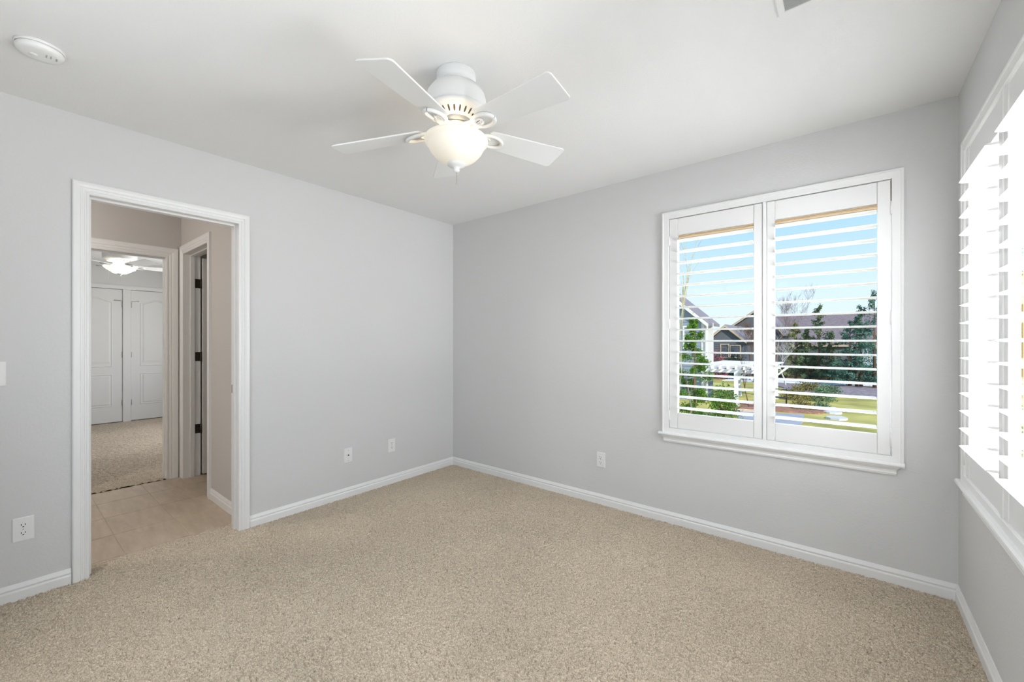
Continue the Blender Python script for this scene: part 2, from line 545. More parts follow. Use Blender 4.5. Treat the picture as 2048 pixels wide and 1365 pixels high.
wpart4(MB().frame([(QW[0], QW[2]), (QW[0], QW[3]), (QW[1], QW[3]), (QW[1], QW[2])], [(0, -0.15), (0, 0.014), (0.05, 0.018), (0.055, 0)], lambda a, b, d: (XR - d, a, b), closed=True), 'casing', 'trim_white')
b = MB()
for (ya, yb, za, zb) in ((QW[0], QW[0] + .04, QW[2], QW[3]), (QW[1] - .04, QW[1], QW[2], QW[3]), (QW[0], QW[1], QW[2], QW[2] + .04), (QW[0], QW[1], QW[3] - .04, QW[3]), (0.505, 0.545, QW[2], QW[3])):
    b.box(XR + .06, XR + .11, ya, yb, za, zb)
wpart4(b, 'sash_frame', 'vinyl_white')
wpart4(MB().box(XR + .083, XR + .087, QW[0] + .01, QW[1] - .01, QW[2] + .01, QW[3] - .01), 'glass_pane', 'window_glass')
struct(MB().box(XR + 0.15, 3.2, YN - 0.14, 1.35, 2.52, 2.62).build('sun_block_eave', 'trim_white'), 'added unseen eave that keeps the sun off the added side window', 'roof')  # added slab, shades the added side window from the sun
struct(MB().box(-4.2, 3.2, -2.5, YN - 0.14, 2.52, 2.62).build('sun_block_eave', 'trim_white'), 'added unseen eave that keeps the sun out behind the viewpoint', 'roof')  # added slab, stops sun entering through the added near window
w3 = struct(empty('window_3', ((NW[0] + NW[1]) / 2, YN, NW[2])), 'added unseen window behind the viewpoint that lets fill light in', 'window')  # added window, only there to pass the fill lamps behind the viewpoint
def wpart(b, n, mt):
    o = b.build(n, mt); o.parent = w3; o.matrix_parent_inverse = Matrix.Translation(-Vector(w3.location))
wpart(MB().frame([(NW[0], NW[2]), (NW[0], NW[3]), (NW[1], NW[3]), (NW[1], NW[2])], [(0, -0.14), (0, 0.014), (0.05, 0.018), (0.055, 0)], lambda a, b, d: (a, YN + d, b), closed=True), 'casing', 'trim_white')
b = MB()
for (xa, xb, za, zb) in ((NW[0], NW[0] + .04, NW[2], NW[3]), (NW[1] - .04, NW[1], NW[2], NW[3]), (NW[0], NW[1], NW[2], NW[2] + .04), (NW[0], NW[1], NW[3] - .04, NW[3]), (-1.37, -1.33, NW[2], NW[3])):
    b.box(xa, xb, YN - .11, YN - .06, za, zb)
wpart(b, 'sash_frame', 'vinyl_white')
wpart(MB().box(NW[0] + .01, NW[1] - .01, YN - .088, YN - .084, NW[2] + .01, NW[3] - .01), 'glass_pane', 'window_glass')
# hall, far bedroom, bathroom
m = MB()
m.box(HX - 0.12, HX, -1.7, D2[0] - 0.018, B0, H)
m.box(HX - 0.12, HX, D2[1] + 0.018, 2.7, B0, H)
m.box(HX - 0.12, HX, D2[0] - 0.018, D2[1] + 0.018, D2[2] + 0.018, H)
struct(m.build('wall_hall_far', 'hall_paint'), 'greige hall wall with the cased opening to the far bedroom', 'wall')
m = MB()
m.box(HX, D3[0] - 0.018, SY, SY + 0.125, B0, H)
m.box(D3[1] + 0.018, XL - 0.12, SY, SY + 0.125, B0, H)
m.box(D3[0] - 0.018, D3[1] + 0.018, SY, SY + 0.125, D3[2] + 0.018, H)
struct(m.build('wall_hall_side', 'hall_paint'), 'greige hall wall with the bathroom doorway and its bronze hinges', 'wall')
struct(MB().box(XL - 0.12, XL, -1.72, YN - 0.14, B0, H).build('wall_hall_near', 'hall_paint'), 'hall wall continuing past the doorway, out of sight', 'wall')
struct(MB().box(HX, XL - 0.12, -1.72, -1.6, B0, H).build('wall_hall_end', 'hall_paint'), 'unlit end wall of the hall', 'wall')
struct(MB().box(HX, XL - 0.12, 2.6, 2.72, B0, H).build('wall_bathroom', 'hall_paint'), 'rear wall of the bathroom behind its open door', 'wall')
m = MB()
CD0, CD1, CT = 0.58, 1.92, 2.066
m.box(CX - 0.12, CX, -1.4, CD0, B0, H); m.box(CX - 0.12, CX, CD1, 2.4, B0, H)
m.box(CX - 0.12, CX, CD0, CD1, CT + 0.0, H); m.box(CX - 0.12, CX - 0.045, CD0, CD1, B0, CT)
struct(m.build('wall_closet', 'wall_paint'), 'grey wall of the far bedroom above the twin closet doors', 'wall')
struct(MB().box(CX, HX - 0.12, -1.42, -1.3, B0, H).build('wall_bedroom_side', 'wall_paint'), 'plain side wall of the far bedroom, left of its doorway', 'wall')
m = MB()
m.box(CX, -7.6, 2.3, 2.42, B0, H); m.box(-6.2, HX - 0.12, 2.3, 2.42, B0, H)
m.box(-7.6, -6.2, 2.3, 2.42, B0, 0.6); m.box(-7.6, -6.2, 2.3, 2.42, 2.2, H)
struct(m.build('wall_bedroom_opening', 'wall_paint'), 'unseen far bedroom wall with an added light opening, right of its doorway', 'wall')  # opening added on the unseen side for light in the far bedroom

# ---- baseboards
BP = [(-0.02, 0.0), (-0.02, 0.0125), (0.044, 0.0125), (0.049, 0.0105), (0.0515, 0.0075), (0.0555, 0.0075), (0.0575, 0.010),
      (0.061, 0.0108), (0.066, 0.009), (0.072, 0.0065), (0.077, 0.0045), (0.081, 0.003), (0.081, 0.0)]
def base(name, runs, label, m='trim_white'):
    b = MB()
    for fn, p0, p1 in runs: b.prism(BP, p0, p1, fn)
    struct(b.build(name, m), label, 'baseboard')
fL = lambda z, d, s: (XL + d, s, z)
fB = lambda z, d, s: (s, YB - d, z)
fR = lambda z, d, s: (XR - d, s, z)
base('baseboard_left', [(fL, YN, D1[0] - 0.066), (fL, D1[1] + 0.066, YB - 0.002)], 'white moulded baseboard along the doorway wall')
base('baseboard_back', [(fB, XL + 0.002, XR - 0.002)], 'white moulded baseboard under the yard window')
base('baseboard_right', [(fR, YN, YB - 0.002)], 'white moulded baseboard under the side window')
base('baseboard_near', [(lambda z, d, s: (s, YN + d, z), XL, XR)], 'white moulded baseboard behind the viewpoint')
base('baseboard_hall', [(lambda z, d, s: (s, SY - d, z), D3[1] + 0.075, XL - 0.12)], 'short white baseboard beside the bathroom doorway')

# ---- door casings and jambs
CP = [(0.0, 0.0), (0.0, 0.008), (0.003, 0.0105), (0.010, 0.0105), (0.0125, 0.0075), (0.0165, 0.0075), (0.019, 0.0115), (0.026, 0.0135),
      (0.029, 0.012), (0.032, 0.0125), (0.035, 0.0165), (0.046, 0.019), (0.058, 0.019), (0.063, 0.0165), (0.063, 0.0)]
def casing(fn, a0, a1, top, prof=CP, bottom=-0.02):
    # path must keep the outside on its left-hand side
    return MB().frame([(a1, bottom), (a1, top), (a0, top), (a0, bottom)][::-1], prof, fn)

d1 = struct(empty('door_1', (XL, (D1[0] + D1[1]) / 2, 0)), 'white cased doorway from the bedroom to the tiled hall', 'doorway')
def part_of(o, root):
    o.parent = root
    o.matrix_parent_inverse = Matrix.Translation(-Vector(root.location))
    return o
part_of(casing(lambda a, b, d: (XL + d, a, b), D1[0], D1[1], D1[2]).build('casing', 'trim_white'), d1)
part_of(casing(lambda a, b, d: (XL - 0.12 - d, a, b), D1[0], D1[1], D1[2]).build('casing', 'trim_white'), d1)
def jamb(root, kind, k0, k1, a0, a1, top, stop=None, material='trim_white'):
    """kind 'x': wall normal along x, opening along y"""
    t = 0.018
    def bx(b, ka, kb, aa, ab, za, zb):
        if kind == 'x': b.box(ka, kb, aa, ab, za, zb)
        else: b.box(aa, ab, ka, kb, za, zb)
    for (aa, ab, st) in ((a0 - t, a0, 1), (a1, a1 + t, -1)):
        b = MB(); bx(b, k0, k1, aa, ab, -0.02, top + t)
        if stop:
            if st > 0: bx(b, stop[0], stop[1], ab, ab + 0.011, -0.02, top)
            else: bx(b, stop[0], stop[1], aa - 0.011, aa, -0.02, top)
        part_of(b.build('side_jamb', material, bevel=0.001), root)
    b = MB(); bx(b, k0, k1, a0, a1, top, top + t)
    if stop: bx(b, stop[0], stop[1], a0 + 0.011, a1 - 0.011, top - 0.011, top)
    part_of(b.build('head_jamb', material, bevel=0.001), root)
jamb(d1, 'x', XL - 0.12, XL, D1[0], D1[1], D1[2], stop=(XL - 0.075, XL - 0.040))
sp = MB().box(XL - 0.118, XL - 0.086, D1[1] - 0.0015, D1[1] + 0.001, 0.905, 0.962).build('strike_plate', 'bronze')
part_of(sp, d1); tag(sp, 'small dark bronze strike plate')

d2 = struct(empty('door_2', (HX, (D2[0] + D2[1]) / 2, 0)), 'white cased opening from the hall to the far carpeted bedroom', 'doorway')
CP2 = [(w * 1.38, d) for w, d in CP]
part_of(casing(lambda a, b, d: (HX + d, a, b), D2[0], D2[1], D2[2], prof=CP2).build('casing', 'trim_white'), d2)
jamb(d2, 'x', HX - 0.12, HX, D2[0], D2[1], D2[2], stop=(HX - 0.07, HX - 0.04))
part_of(MB().box(HX - 0.085, HX - 0.075, D2[1] - 0.0015, D2[1] + 0.001, 0.88, 0.95).build('strike_plate', 'bronze'), d2)

d3 = struct(empty('door_3', (D3[0], SY, 0)), 'white bathroom door standing open on three bronze hinges', 'door')
part_of(casing(lambda a, b, d: (a, SY - d, b), D3[0], D3[1], D3[2], prof=[(w * 1.2, d) for w, d in CP]).build('casing', 'trim_white'), d3)
jamb(d3, 'y', SY, SY + 0.125, D3[0], D3[1], D3[2], stop=(SY + 0.045, SY + 0.078))
b = MB().box(D3[0] - 0.002, D3[0] + 0.033, SY + 0.136, SY + 0.83, 0.012, 2.035)
b.box(D3[0] + 0.033, D3[0] + 0.036, SY + 0.27, SY + 0.70, 1.02, 1.88); b.box(D3[0] + 0.033, D3[0] + 0.036, SY + 0.27, SY + 0.70, 0.26, 0.86)
part_of(b.build('door_slab', 'door_white', bevel=0.002), d3)
for z in (1.797, 1.113, 0.437):
    b = MB().box(D3[0], D3[0] + 0.0025, SY + 0.083, SY + 0.122, z - 0.042, z + 0.042)
    b.tube([(D3[0] + 0.006, SY + 0.129, z - 0.044), (D3[0] + 0.006, SY + 0.129, z + 0.044)], 0.006, 8)
    for q in (-0.026, 0, 0.026):
        b.box(D3[0] + 0.0025, D3[0] + 0.004, SY + 0.098, SY + 0.105, z + q - 0.004, z + q + 0.004)
    part_of(b.build('hinge', 'bronze'), d3)

# ---- twin closet doors in the far bedroom
tr = MB()
tr.frame([(CD0, -0.02), (CD0, CT), (CD1, CT), (CD1, -0.02)], [(0, 0), (0, .012), (.02, .018), (.05, .018), (.065, .012), (.065, 0)],
         lambda a, b, d: (CX + d, a, b))
tr.box(CX - 0.045, CX + 0.012, 1.204, 1.297, -0.01, CT)
struct(tr.build('trim_1', 'door_white', bevel=0.002), 'white frame and centre post around the far closet doors', 'trim')
def closet_door(name, y0, y1, hinge_y, label):
    root = struct(empty(name, (CX, (y0 + y1) / 2, 0)), label, 'door')
    xf = CX - 0.004
    b = MB().box(xf - 0.032, xf, y0, y1, 0.014, CT - 0.006)
    a0, a1 = y0 + 0.128, y1 - 0.128
    def bead(outline):
        prof = [(0.0, 0.0), (0.004, 0.004), (0.012, 0.005), (0.018, 0.001), (0.022, -0.0005)]
        b.frame(outline, prof, lambda a, z, d: (xf + d, a, z), closed=True)
    # arched upper panel: raised field with a beaded edge
    n = 18; top = []
    for i in range(n + 1):
        u = i / n
        top.append((a0 + (a1 - a0) * u, 1.855 + 0.055 * (0.5 - 0.5 * math.cos(2 * PI * u)) ** 0.9))
    up = [(a1, 0.885)] + [(a0, 0.885)] + top
    low = [(a1, 0.275), (a0, 0.275), (a0, 0.735), (a1, 0.735)]
    bead(up); bead(low)
    for ol in (up, low):
        cx_ = sum(p[0] for p in ol) / len(ol); cz_ = sum(p[1] for p in ol) / len(ol)
        inn = [(cx_ + (p[0] - cx_) * 0.86, cz_ + (p[1] - cz_) * 0.93) for p in ol]
        k = len(inn)
        out = [(cx_ + (p[0] - cx_) * 0.94, cz_ + (p[1] - cz_) * 0.97) for p in ol]
        P = [(xf + 0.0055, a, z) for a, z in inn] + [(xf, a, z) for a, z in out]
        b.add(P, [(i, (i + 1) % k, k + (i + 1) % k, k + i) for i in range(k)] + [list(range(k))])
    part_of(b.build('door_slab', 'door_white', bevel=0.0015), root)
    s = 1 if hinge_y > (y0 + y1) / 2 else -1
    for z in (1.83, 1.05, 0.30):
        h_ = MB().box(xf, xf + 0.004, hinge_y - 0.012, hinge_y + 0.012, z - 0.042, z + 0.042)
        h_.tube([(xf + 0.006, hinge_y, z - 0.044), (xf + 0.006, hinge_y, z + 0.044)], 0.006, 8)
        part_of(h_.build('hinge', 'chain_grey'), root)
    st = MB().tube([(xf + 0.012, hinge_y + 0.03 * s, 1.885), (xf + 0.012, hinge_y - 0.09 * s, 1.89)], 0.004, 8)
    st.tube([(xf + 0.012, hinge_y - 0.09 * s, 1.89), (xf + 0.002, hinge_y - 0.09 * s, 1.89)], 0.009, 8)
    part_of(st.build('door_stop', 'chain_grey'), root)
closet_door('door_4', CD0 + 0.003, 1.201, 1.2025, 'arched two-panel closet door hinged on its right, far bedroom')
closet_door('door_5', 1.300, CD1 - 0.003, 1.2985, 'arched two-panel closet door hinged on its left, far bedroom')

# ------------------------------------------------------------------ shuttered windows
# local frame: s along the wall, z up, d towards the room
def lens(w, t, n=9):
    P = []
    for i in range(n + 1):
        x = -w / 2 + w * i / n
        P.append((x, t / 2 * math.sqrt(max(0, 1 - (2 * x / w) ** 2)) ** 0.8))
    for i in range(n - 1, 0, -1):
        x = -w / 2 + w * i / n
        P.append((x, -t / 2 * math.sqrt(max(0, 1 - (2 * x / w) ** 2)) ** 0.8))
    return P
LOUV = [0.803 + 0.07573 * k for k in range(16)]
LENS = lens(0.089, 0.0115)

def window_unit(num, T, origin, label, glass_d, s_lo, s_hi, z_lo, z_hi, bars):
    root = struct(empty('window_%d' % num, origin), label, 'window')
    add = lambda b, n, mt, bev=0.0: part_of(b.build(n, mt, bevel=bev), root)
    # casing, four mitred sides
    prof = [(0.0, 0.0), (0.0, 0.016), (0.002, 0.018), (0.034, 0.018), (0.036, 0.0215), (0.0445, 0.0215), (0.0465, 0.019), (0.0465, 0.0)]
    add(MB().frame([(0.0475, 0.662), (0.0475, 2.094), (1.1775, 2.094), (1.1775, 0.662)], prof, lambda a, b, d: T(a, b, d), closed=True), 'casing', 'shutter_white')
    st = [(0.0, 0.632), (0.030, 0.632), (0.037, 0.628), (0.039, 0.620), (0.036, 0.613), (0.028, 0.610), (0.0, 0.610)]
    add(MB().prism(st, -0.019, 1.226, lambda d, z, s: T(s, z, d)), 'stool', 'shutter_white')
    ap = [(0.0, 0.611), (0.030, 0.611), (0.029, 0.606), (0.022, 0.600), (0.0165, 0.591), (0.0150, 0.582), (0.0165, 0.577), (0.0165, 0.572), (0.013, 0.570), (0.013, 0.565), (0.0, 0.565)]
    b = MB(); n = len(ap)
    # returned (mitred) ends
    P = [T(0.022 - d * 0.75, z, d) for d, z in ap] + [T(1.184 + d * 0.75, z, d) for d, z in ap]
    b.add(P, [(i, (i + 1) % n, n + (i + 1) % n, n + i) for i in range(n)] + [list(range(n))[::-1], list(range(n, 2 * n))])
    add(b, 'apron', 'shutter_white')
    # reveal lining
    b = MB()
    for (sa, sb, za, zb) in ((0.0375, 0.0475, 0.655, 2.10), (1.1775, 1.1875, 0.655, 2.10), (0.0375, 1.1875, 2.094, 2.104), (0.0375, 1.1875, 0.650, 0.660)):
        b.box(sa, sb, -0.034, 0.0005, za, zb, fn=lambda s, d, z: T(s, z, d))
    add(b, 'reveal', 'shutter_white')
    # T-post between the leaves
    b = MB().box(0.6025, 0.6225, -0.012, 0.016, 0.660, 2.094, fn=lambda s, d, z: T(s, z, d))
    add(b, 'centre_post', 'shutter_white', 0.003)
    # vinyl sash frame and glass
    fw = 0.040
    b = MB()
    d0, d1_ = glass_d - 0.028, glass_d + 0.022
    for (sa, sb, za, zb) in ((s_lo, s_lo + fw, z_lo, z_hi), (s_hi - fw, s_hi, z_lo, z_hi), (s_lo, s_hi, z_lo, z_lo + fw), (s_lo, s_hi, z_hi - fw, z_hi)):
        b.box(sa, sb, d0, d1_, za, zb, fn=lambda s, d, z: T(s, z, d))
    for (sa, sb) in bars:
        b.box(sa, sb, d0 + 0.008, d1_ - 0.004, z_lo, z_hi, fn=lambda s, d, z: T(s, z, d))
    add(b, 'sash_frame', 'vinyl_white', 0.002)
    b = MB().box(s_lo + 0.01, s_hi - 0.01, glass_d - 0.002, glass_d + 0.002, z_lo + 0.01, z_hi - 0.01, fn=lambda s, d, z: T(s, z, d))
    add(b, 'glass_pane', 'window_glass')
    return root

def shutter(T, origin, s0, s1, la, lb, hinge_side, label, group):
    """one hinged leaf: stiles s0..la and lb..s1, louvers la..lb"""
    root = tag(empty('plantation_shutter', origin), label, 'window shutter', group)
    add = lambda b, n, bev=0.0: part_of(b.build(n, 'shutter_white', bevel=bev), root)
    F, K = 0.012, -0.016
    bxf = lambda b, sa, sb, za, zb, da=K, db=F: b.box(sa, sb, da, db, za, zb, fn=lambda s, d, z: T(s, z, d))
    add(bxf(MB(), s0, la, 0.664, 2.090), 'stile', 0.0025)
    add(bxf(MB(), lb, s1, 0.664, 2.090), 'stile', 0.0025)
    add(bxf(MB(), la + .0008, lb - .0008, 1.977, 2.0895, K, F - .002), 'top_rail', 0.0025)
    add(bxf(MB(), la + .0008, lb - .0008, 0.6645, 0.768, K, F - .002), 'bottom_rail', 0.0025)
    for z in LOUV:
        b = MB().prism(LENS, la + 0.003, lb - 0.003, lambda d, t, s: T(s, z + t, d - 0.002), smooth=False)
        o = add(b, 'louver')
        smooth_by_angle(o, 40)
    hs = s0 - 0.0025 if hinge_side < 0 else s1 + 0.0025
    for z in (1.945, 1.375, 0.745):
        b = MB()
        b.tube([T(hs, z - 0.034, F + 0.002), T(hs, z + 0.034, F + 0.002)], 0.0045, 8)
        bxf(b, hs - 0.006, hs + 0.006, z - 0.033, z + 0.033, F - 0.006, F + 0.002)
        add(b, 'hinge')
    return root

TB = lambda s, z, d: (-1.000 + s, YB - d, z)
TR = lambda s, z, d: (XR - d, WS - s, z)
window_unit(1, TB, (-0.39, YB, 0.65), 'white cased double window onto the yard in the back wall', -0.085, 0.0375, 1.1875, 0.63, 2.11, [(0.585, 0.640)])
window_unit(2, TR, (XR, WS - 0.61, 0.65), 'white cased double window in the side wall, seen nearly edge-on', -0.055, -0.018, 1.285, 0.605, 2.135,
            [(0.585, 0.64)])
G1 = 'plantation shutter leaves of the yard window'
G2 = 'plantation shutter leaves of the side window'
shutter(TB, (-0.70, YB, 0.66), 0.0505, 0.6005, 0.103, 0.556, -1, 'white louvered shutter leaf over the left half of the yard window, before the pergola', G1)
shutter(TB, (-0.09, YB, 0.66), 0.6245, 1.1735, 0.665, 1.122, 1, 'white louvered shutter leaf over the right half of the yard window, before the tall evergreens', G1)
shutter(TR, (XR, WS - 0.33, 0.66), 0.0505, 0.6005, 0.103, 0.556, -1, 'bright louvered shutter leaf of the side window, next to the room corner', G2)
shutter(TR, (XR, WS - 0.90, 0.66), 0.6245, 1.1735, 0.665, 1.122, 1, 'bright louvered shutter leaf of the side window, cut by the picture edge', G2)
# gathered pleated shade at the head of the yard window
b = MB()
for k in range(7):
    z0 = 2.088 - 0.0185 * k
    b.prism([(-0.030, z0), (-0.047, z0 - 0.009), (-0.030, z0 - 0.018), (-0.058, z0 - 0.018), (-0.062, z0 - 0.009), (-0.058, z0)], 0.056, 1.170, lambda d, z, s: TB(s, z, d - 0.004))
o = tag(b.build('pleated_shade', 'shade_beige', origin=(-0.39, YB + 0.05, 1.96)), 'beige pleated shade gathered at the head of the yard window', 'window shade')
b = MB().box(0.056, 1.170, -0.066, -0.034, 1.944, 1.957, fn=lambda s, d, z: TB(s, z, d))
p = b.build('bottom_rail', 'house_trim', bevel=0.002); part_of(p, o)

# ------------------------------------------------------------------ wall plates
def plate_root(name, fn, s, z, label, cat, group=None):
    return tag(empty(name, fn(s, z, 0.0)), label, cat, group)
def outlet(fn, s, z, label, name='wall_outlet'):
    r = plate_root(name, fn, s, z, label, 'electrical outlet', 'duplex outlets on the walls')
    b = MB()
    w, h_ = 0.035, 0.057
    P = []
    for (k, d) in ((1.0, 0.0), (1.0, 0.003), (0.93, 0.0058)):
        P += [fn(s + a * w * k, z + c * (h_ - w + w * k), d) for a, c in ((-1, -1), (1, -1), (1, 1), (-1, 1))]
    F = [(8, 9, 10, 11)]
    for q in (0, 4): F += [(q + i, q + (i + 1) % 4, q + 4 + (i + 1) % 4, q + 4 + i) for i in range(4)]
    b.add(P, F)
    part_of(b.build('cover_plate', 'plastic_white'), r)
    for zz in (z + 0.0195, z - 0.0195):
        b = MB(); n = 20; P = []
        for d in (0.0055, 0.0072):
            for k in range(n):
                a = 2 * PI * k / n
                P.append(fn(s + max(-0.0145, min(0.0145, 0.0172 * math.cos(a))), zz + 0.0155 * math.sin(a) * 0.92, d))
        b.add(P, [(i, (i + 1) % n, n + (i + 1) % n, n + i) for i in range(n)] + [list(range(n, 2 * n))])
        for da, dz, w2, h2 in ((-0.0063, 0.003, 0.0013, 0.0042), (0.0063, 0.003, 0.0013, 0.0036), (0.0, -0.0075, 0.0026, 0.0024)):
            b.box(s + da - w2, s + da + w2, 0.007, 0.0076, zz + dz - h2, zz + dz + h2, 1, fn=lambda q, d, t: fn(q, t, d))
        part_of(b.build('receptacle', ['plastic_white', 'plastic_dark']), r)
    b = MB().box(s - 0.0025, s + 0.0025, 0.0055, 0.0066, z - 0.0025, z + 0.0025, fn=lambda q, d, t: fn(q, t, d))
    part_of(b.build('screw', 'chain_grey'), r)
pL = lambda s, z, d: (XL + d, s, z)
pB = lambda s, z, d: (s, YB - d, z)
outlet(pL, 0.0725, 0.340, 'white duplex outlet left of the doorway, large and close to the view edge')
outlet(pL, 2.173, 0.339, 'white duplex outlet on the doorway wall nearest the room corner')
outlet(pB, -1.471, 0.345, 'white duplex outlet low on the wall left of the yard window')
r = plate_root('cable_plate', pL, 1.763, 0.338, 'white cable plate with one black socket, between doorway and corner outlet', 'cable plate')
b = MB()
P = []
for (k, d) in ((1.0, 0.0), (1.0, 0.003), (0.93, 0.0058)):
    P += [pL(1.763 + a * 0.035 * k, 0.338 + c * (0.022 + 0.035 * k), d) for a, c in ((-1, -1), (1, -1), (1, 1), (-1, 1))]
b.add(P, [(8, 9, 10, 11)] + [(q + i, q + (i + 1) % 4, q + 4 + (i + 1) % 4, q + 4 + i) for q in (0, 4) for i in range(4)])
part_of(b.build('cover_plate', 'plastic_white'), r)
b = MB().tube([pL(1.763, 0.340, 0.005), pL(1.763, 0.340, 0.011)], 0.0052, 12)
part_of(tag(b.build('coax_socket', 'plastic_dark'), 'black round socket'), r)
for z in (0.338 + 0.041, 0.338 - 0.041):
    part_of(MB().tube([pL(1.763, z, 0.0055), pL(1.763, z, 0.0068)], 0.0032, 10).build('screw', 'chain_grey'), r)
r = plate_root('light_switch', pL, -0.0165, 1.100, 'white light switch plate at the far left edge of the doorway wall', 'light switch')
b = MB(); P = []
for (k, d) in ((1.0, 0.0), (1.0, 0.0035), (0.94, 0.006)):
    P += [pL(-0.0165 + a * 0.036 * k, 1.10 + c * (0.022 + 0.036 * k), d) for a, c in ((-1, -1), (1, -1), (1, 1), (-1, 1))]
b.add(P, [(8, 9, 10, 11)] + [(q + i, q + (i + 1) % 4, q + 4 + (i + 1) % 4, q + 4 + i) for q in (0, 4) for i in range(4)])
part_of(b.build('cover_plate', 'plastic_white'), r)
part_of(MB().box(-0.033, 0.0, 0.0058, 0.0095, 1.067, 1.133, fn=lambda s, d, z: pL(s, z, d)).build('rocker', 'plastic_white', bevel=0.001), r)

# ------------------------------------------------------------------ smoke detector
r = tag(empty('smoke_detector', (-2.531, 0.103, H)), 'round white smoke detector on the ceiling above the doorway wall', 'smoke detector')
b = MB().lathe([(0.0, 0.0), (0.070, 0.0), (0.071, -0.003), (0.071, -0.008), (0.068, -0.010)], seg=56)
b.build('mounting_base', 'plastic_white', r)
b = MB().lathe([(0.066, -0.0085), (0.0665, -0.011), (0.0685, -0.013), (0.068, -0.022), (0.063, -0.029), (0.050, -0.033), (0.030, -0.0345), (0.0, -0.0345)], seg=56)
b.build('cover', 'plastic_white', r)
b = MB().lathe([(0.0, -0.0372), (0.010, -0.0372), (0.0125, -0.0355), (0.0125, -0.034)], center=(-0.005, -0.018, 0), seg=24)
b.build('test_button', 'plastic_white', r)
for (dx, dy, w_, l_) in ((0.016, 0.016, 0.0022, 0.012), (0.018, 0.028, 0.0018, 0.010), (0.012, 0.044, 0.0022, 0.010)):
    MB().box(dx - l_, dx + l_, dy - w_, dy + w_, -0.0352, -0.034).build('sounder_slot', 'vent_grey', r)

# ------------------------------------------------------------------ ceiling air register
VX0, VX1, VY1, VY0 = -0.199, 0.165, 1.790, 1.585
r = tag(empty('air_register', ((VX0 + VX1) / 2, (VY0 + VY1) / 2, H)), 'white ceiling air register with grey louvers at the top edge', 'air vent')
b = MB()
fr_ = 0.026
b.frame([(VX0 + fr_, VY0 + fr_), (VX0 + fr_, VY1 - fr_), (VX1 - fr_, VY1 - fr_), (VX1 - fr_, VY0 + fr_)],
        [(0, 0.001), (0, 0.006), (0.003, 0.0075), (fr_ - 0.006, 0.006), (fr_, 0.002), (fr_, 0.0)], lambda x, y, d: (x, y, H - d), closed=True)
part_of(b.build('vent_frame', 'trim_white'), r)
b = MB().box(VX0 + fr_ - .004, VX1 - fr_ + .004, VY0 + fr_ - .004, VY1 - fr_ + .004, H - 0.0008, H - 0.0002)
part_of(b.build('duct_opening', 'slot_dark'), r)
n = 11
for i in range(n):
    y = VY0 + fr_ + 0.008 + (VY1 - VY0 - 2 * fr_ - 0.016) * i / (n - 1)
    b = MB().add([(VX0 + fr_, y - 0.006, H - 0.0015), (VX1 - fr_, y - 0.006, H - 0.0015), (VX1 - fr_, y + 0.004, H - 0.0075), (VX0 + fr_, y + 0.004, H - 0.0075),
                  (VX0 + fr_, y - 0.0045, H - 0.001), (VX1 - fr_, y - 0.0045, H - 0.001), (VX1 - fr_, y + 0.0055, H - 0.007), (VX0 + fr_, y + 0.0055, H - 0.007)],
                 [(0, 1, 2, 3), (4, 5, 6, 7), (0, 1, 5, 4), (2, 3, 7, 6), (0, 3, 7, 4), (1, 2, 6, 5)])
    part_of(b.build('vent_slat', 'vent_grey'), r)
part_of(MB().lathe([(0.0, -0.0085), (0.003, -0.008), (0.004, -0.0065)], center=(VX0 + 0.18, VY1 - 0.013, H), seg=12).build('screw', 'chain_grey'), r)

# ------------------------------------------------------------------ ceiling fans
def blade_mesh(r0, r1, w0, w1, th_, rc):
    """plank along +x from r0 to r1, rounded outer corners"""
    O = []
    def corner(cx_, cy_, a0_, a1_, rad, n=6):
        for i in range(n + 1):
            a = a0_ + (a1_ - a0_) * i / n
            O.append((cx_ + rad * math.cos(a), cy_ + rad * math.sin(a)))
    corner(r1 - rc, -w1 / 2 + rc, -PI / 2, 0, rc)
    corner(r1 - rc, w1 / 2 - rc, 0, PI / 2, rc)
    corner(r0 + rc, w0 / 2 - rc, PI / 2, PI, rc)
    corner(r0 + rc, -w0 / 2 + rc, PI, 1.5 * PI, rc)
    n = len(O)
    P = [(x, y, -th_ / 2) for x, y in O] + [(x, y, th_ / 2) for x, y in O]
    return MB().add(P, [(i, (i + 1) % n, n + (i + 1) % n, n + i) for i in range(n)] + [list(range(n))[::-1], list(range(n, 2 * n))])

def blade_iron(r_hub, r_out, z_hub):
    """cast arm with an open oval loop that carries the blade"""
    b = MB()
    n = 28
    cx_ = r_out - 0.062
    pts = []
    for i in range(n + 1):
        a = 2 * PI * i / n
        pts.append((cx_ + 0.056 * math.cos(a), 0.036 * math.sin(a), -0.010 - 0.004 * math.cos(a)))
    b.tube(pts, 0.0085, 8, cap=False)
    # small inner scroll
    pts = [(cx_ - 0.03 + 0.024 * math.cos(2 * PI * i / 16), 0.018 * math.sin(2 * PI * i / 16), -0.008) for i in range(17)]
    b.tube(pts, 0.005, 6, cap=False)
    for y in (-0.016, 0.016):
        b.tube([(r_hub, y * 0.7, z_hub), (r_hub + 0.02, y * 0.8, z_hub - 0.004), (cx_ - 0.05, y, -0.012), (cx_ - 0.03, y * 1.4, -0.010)], [0.010, 0.011, 0.010, 0.007], 8)
    return b

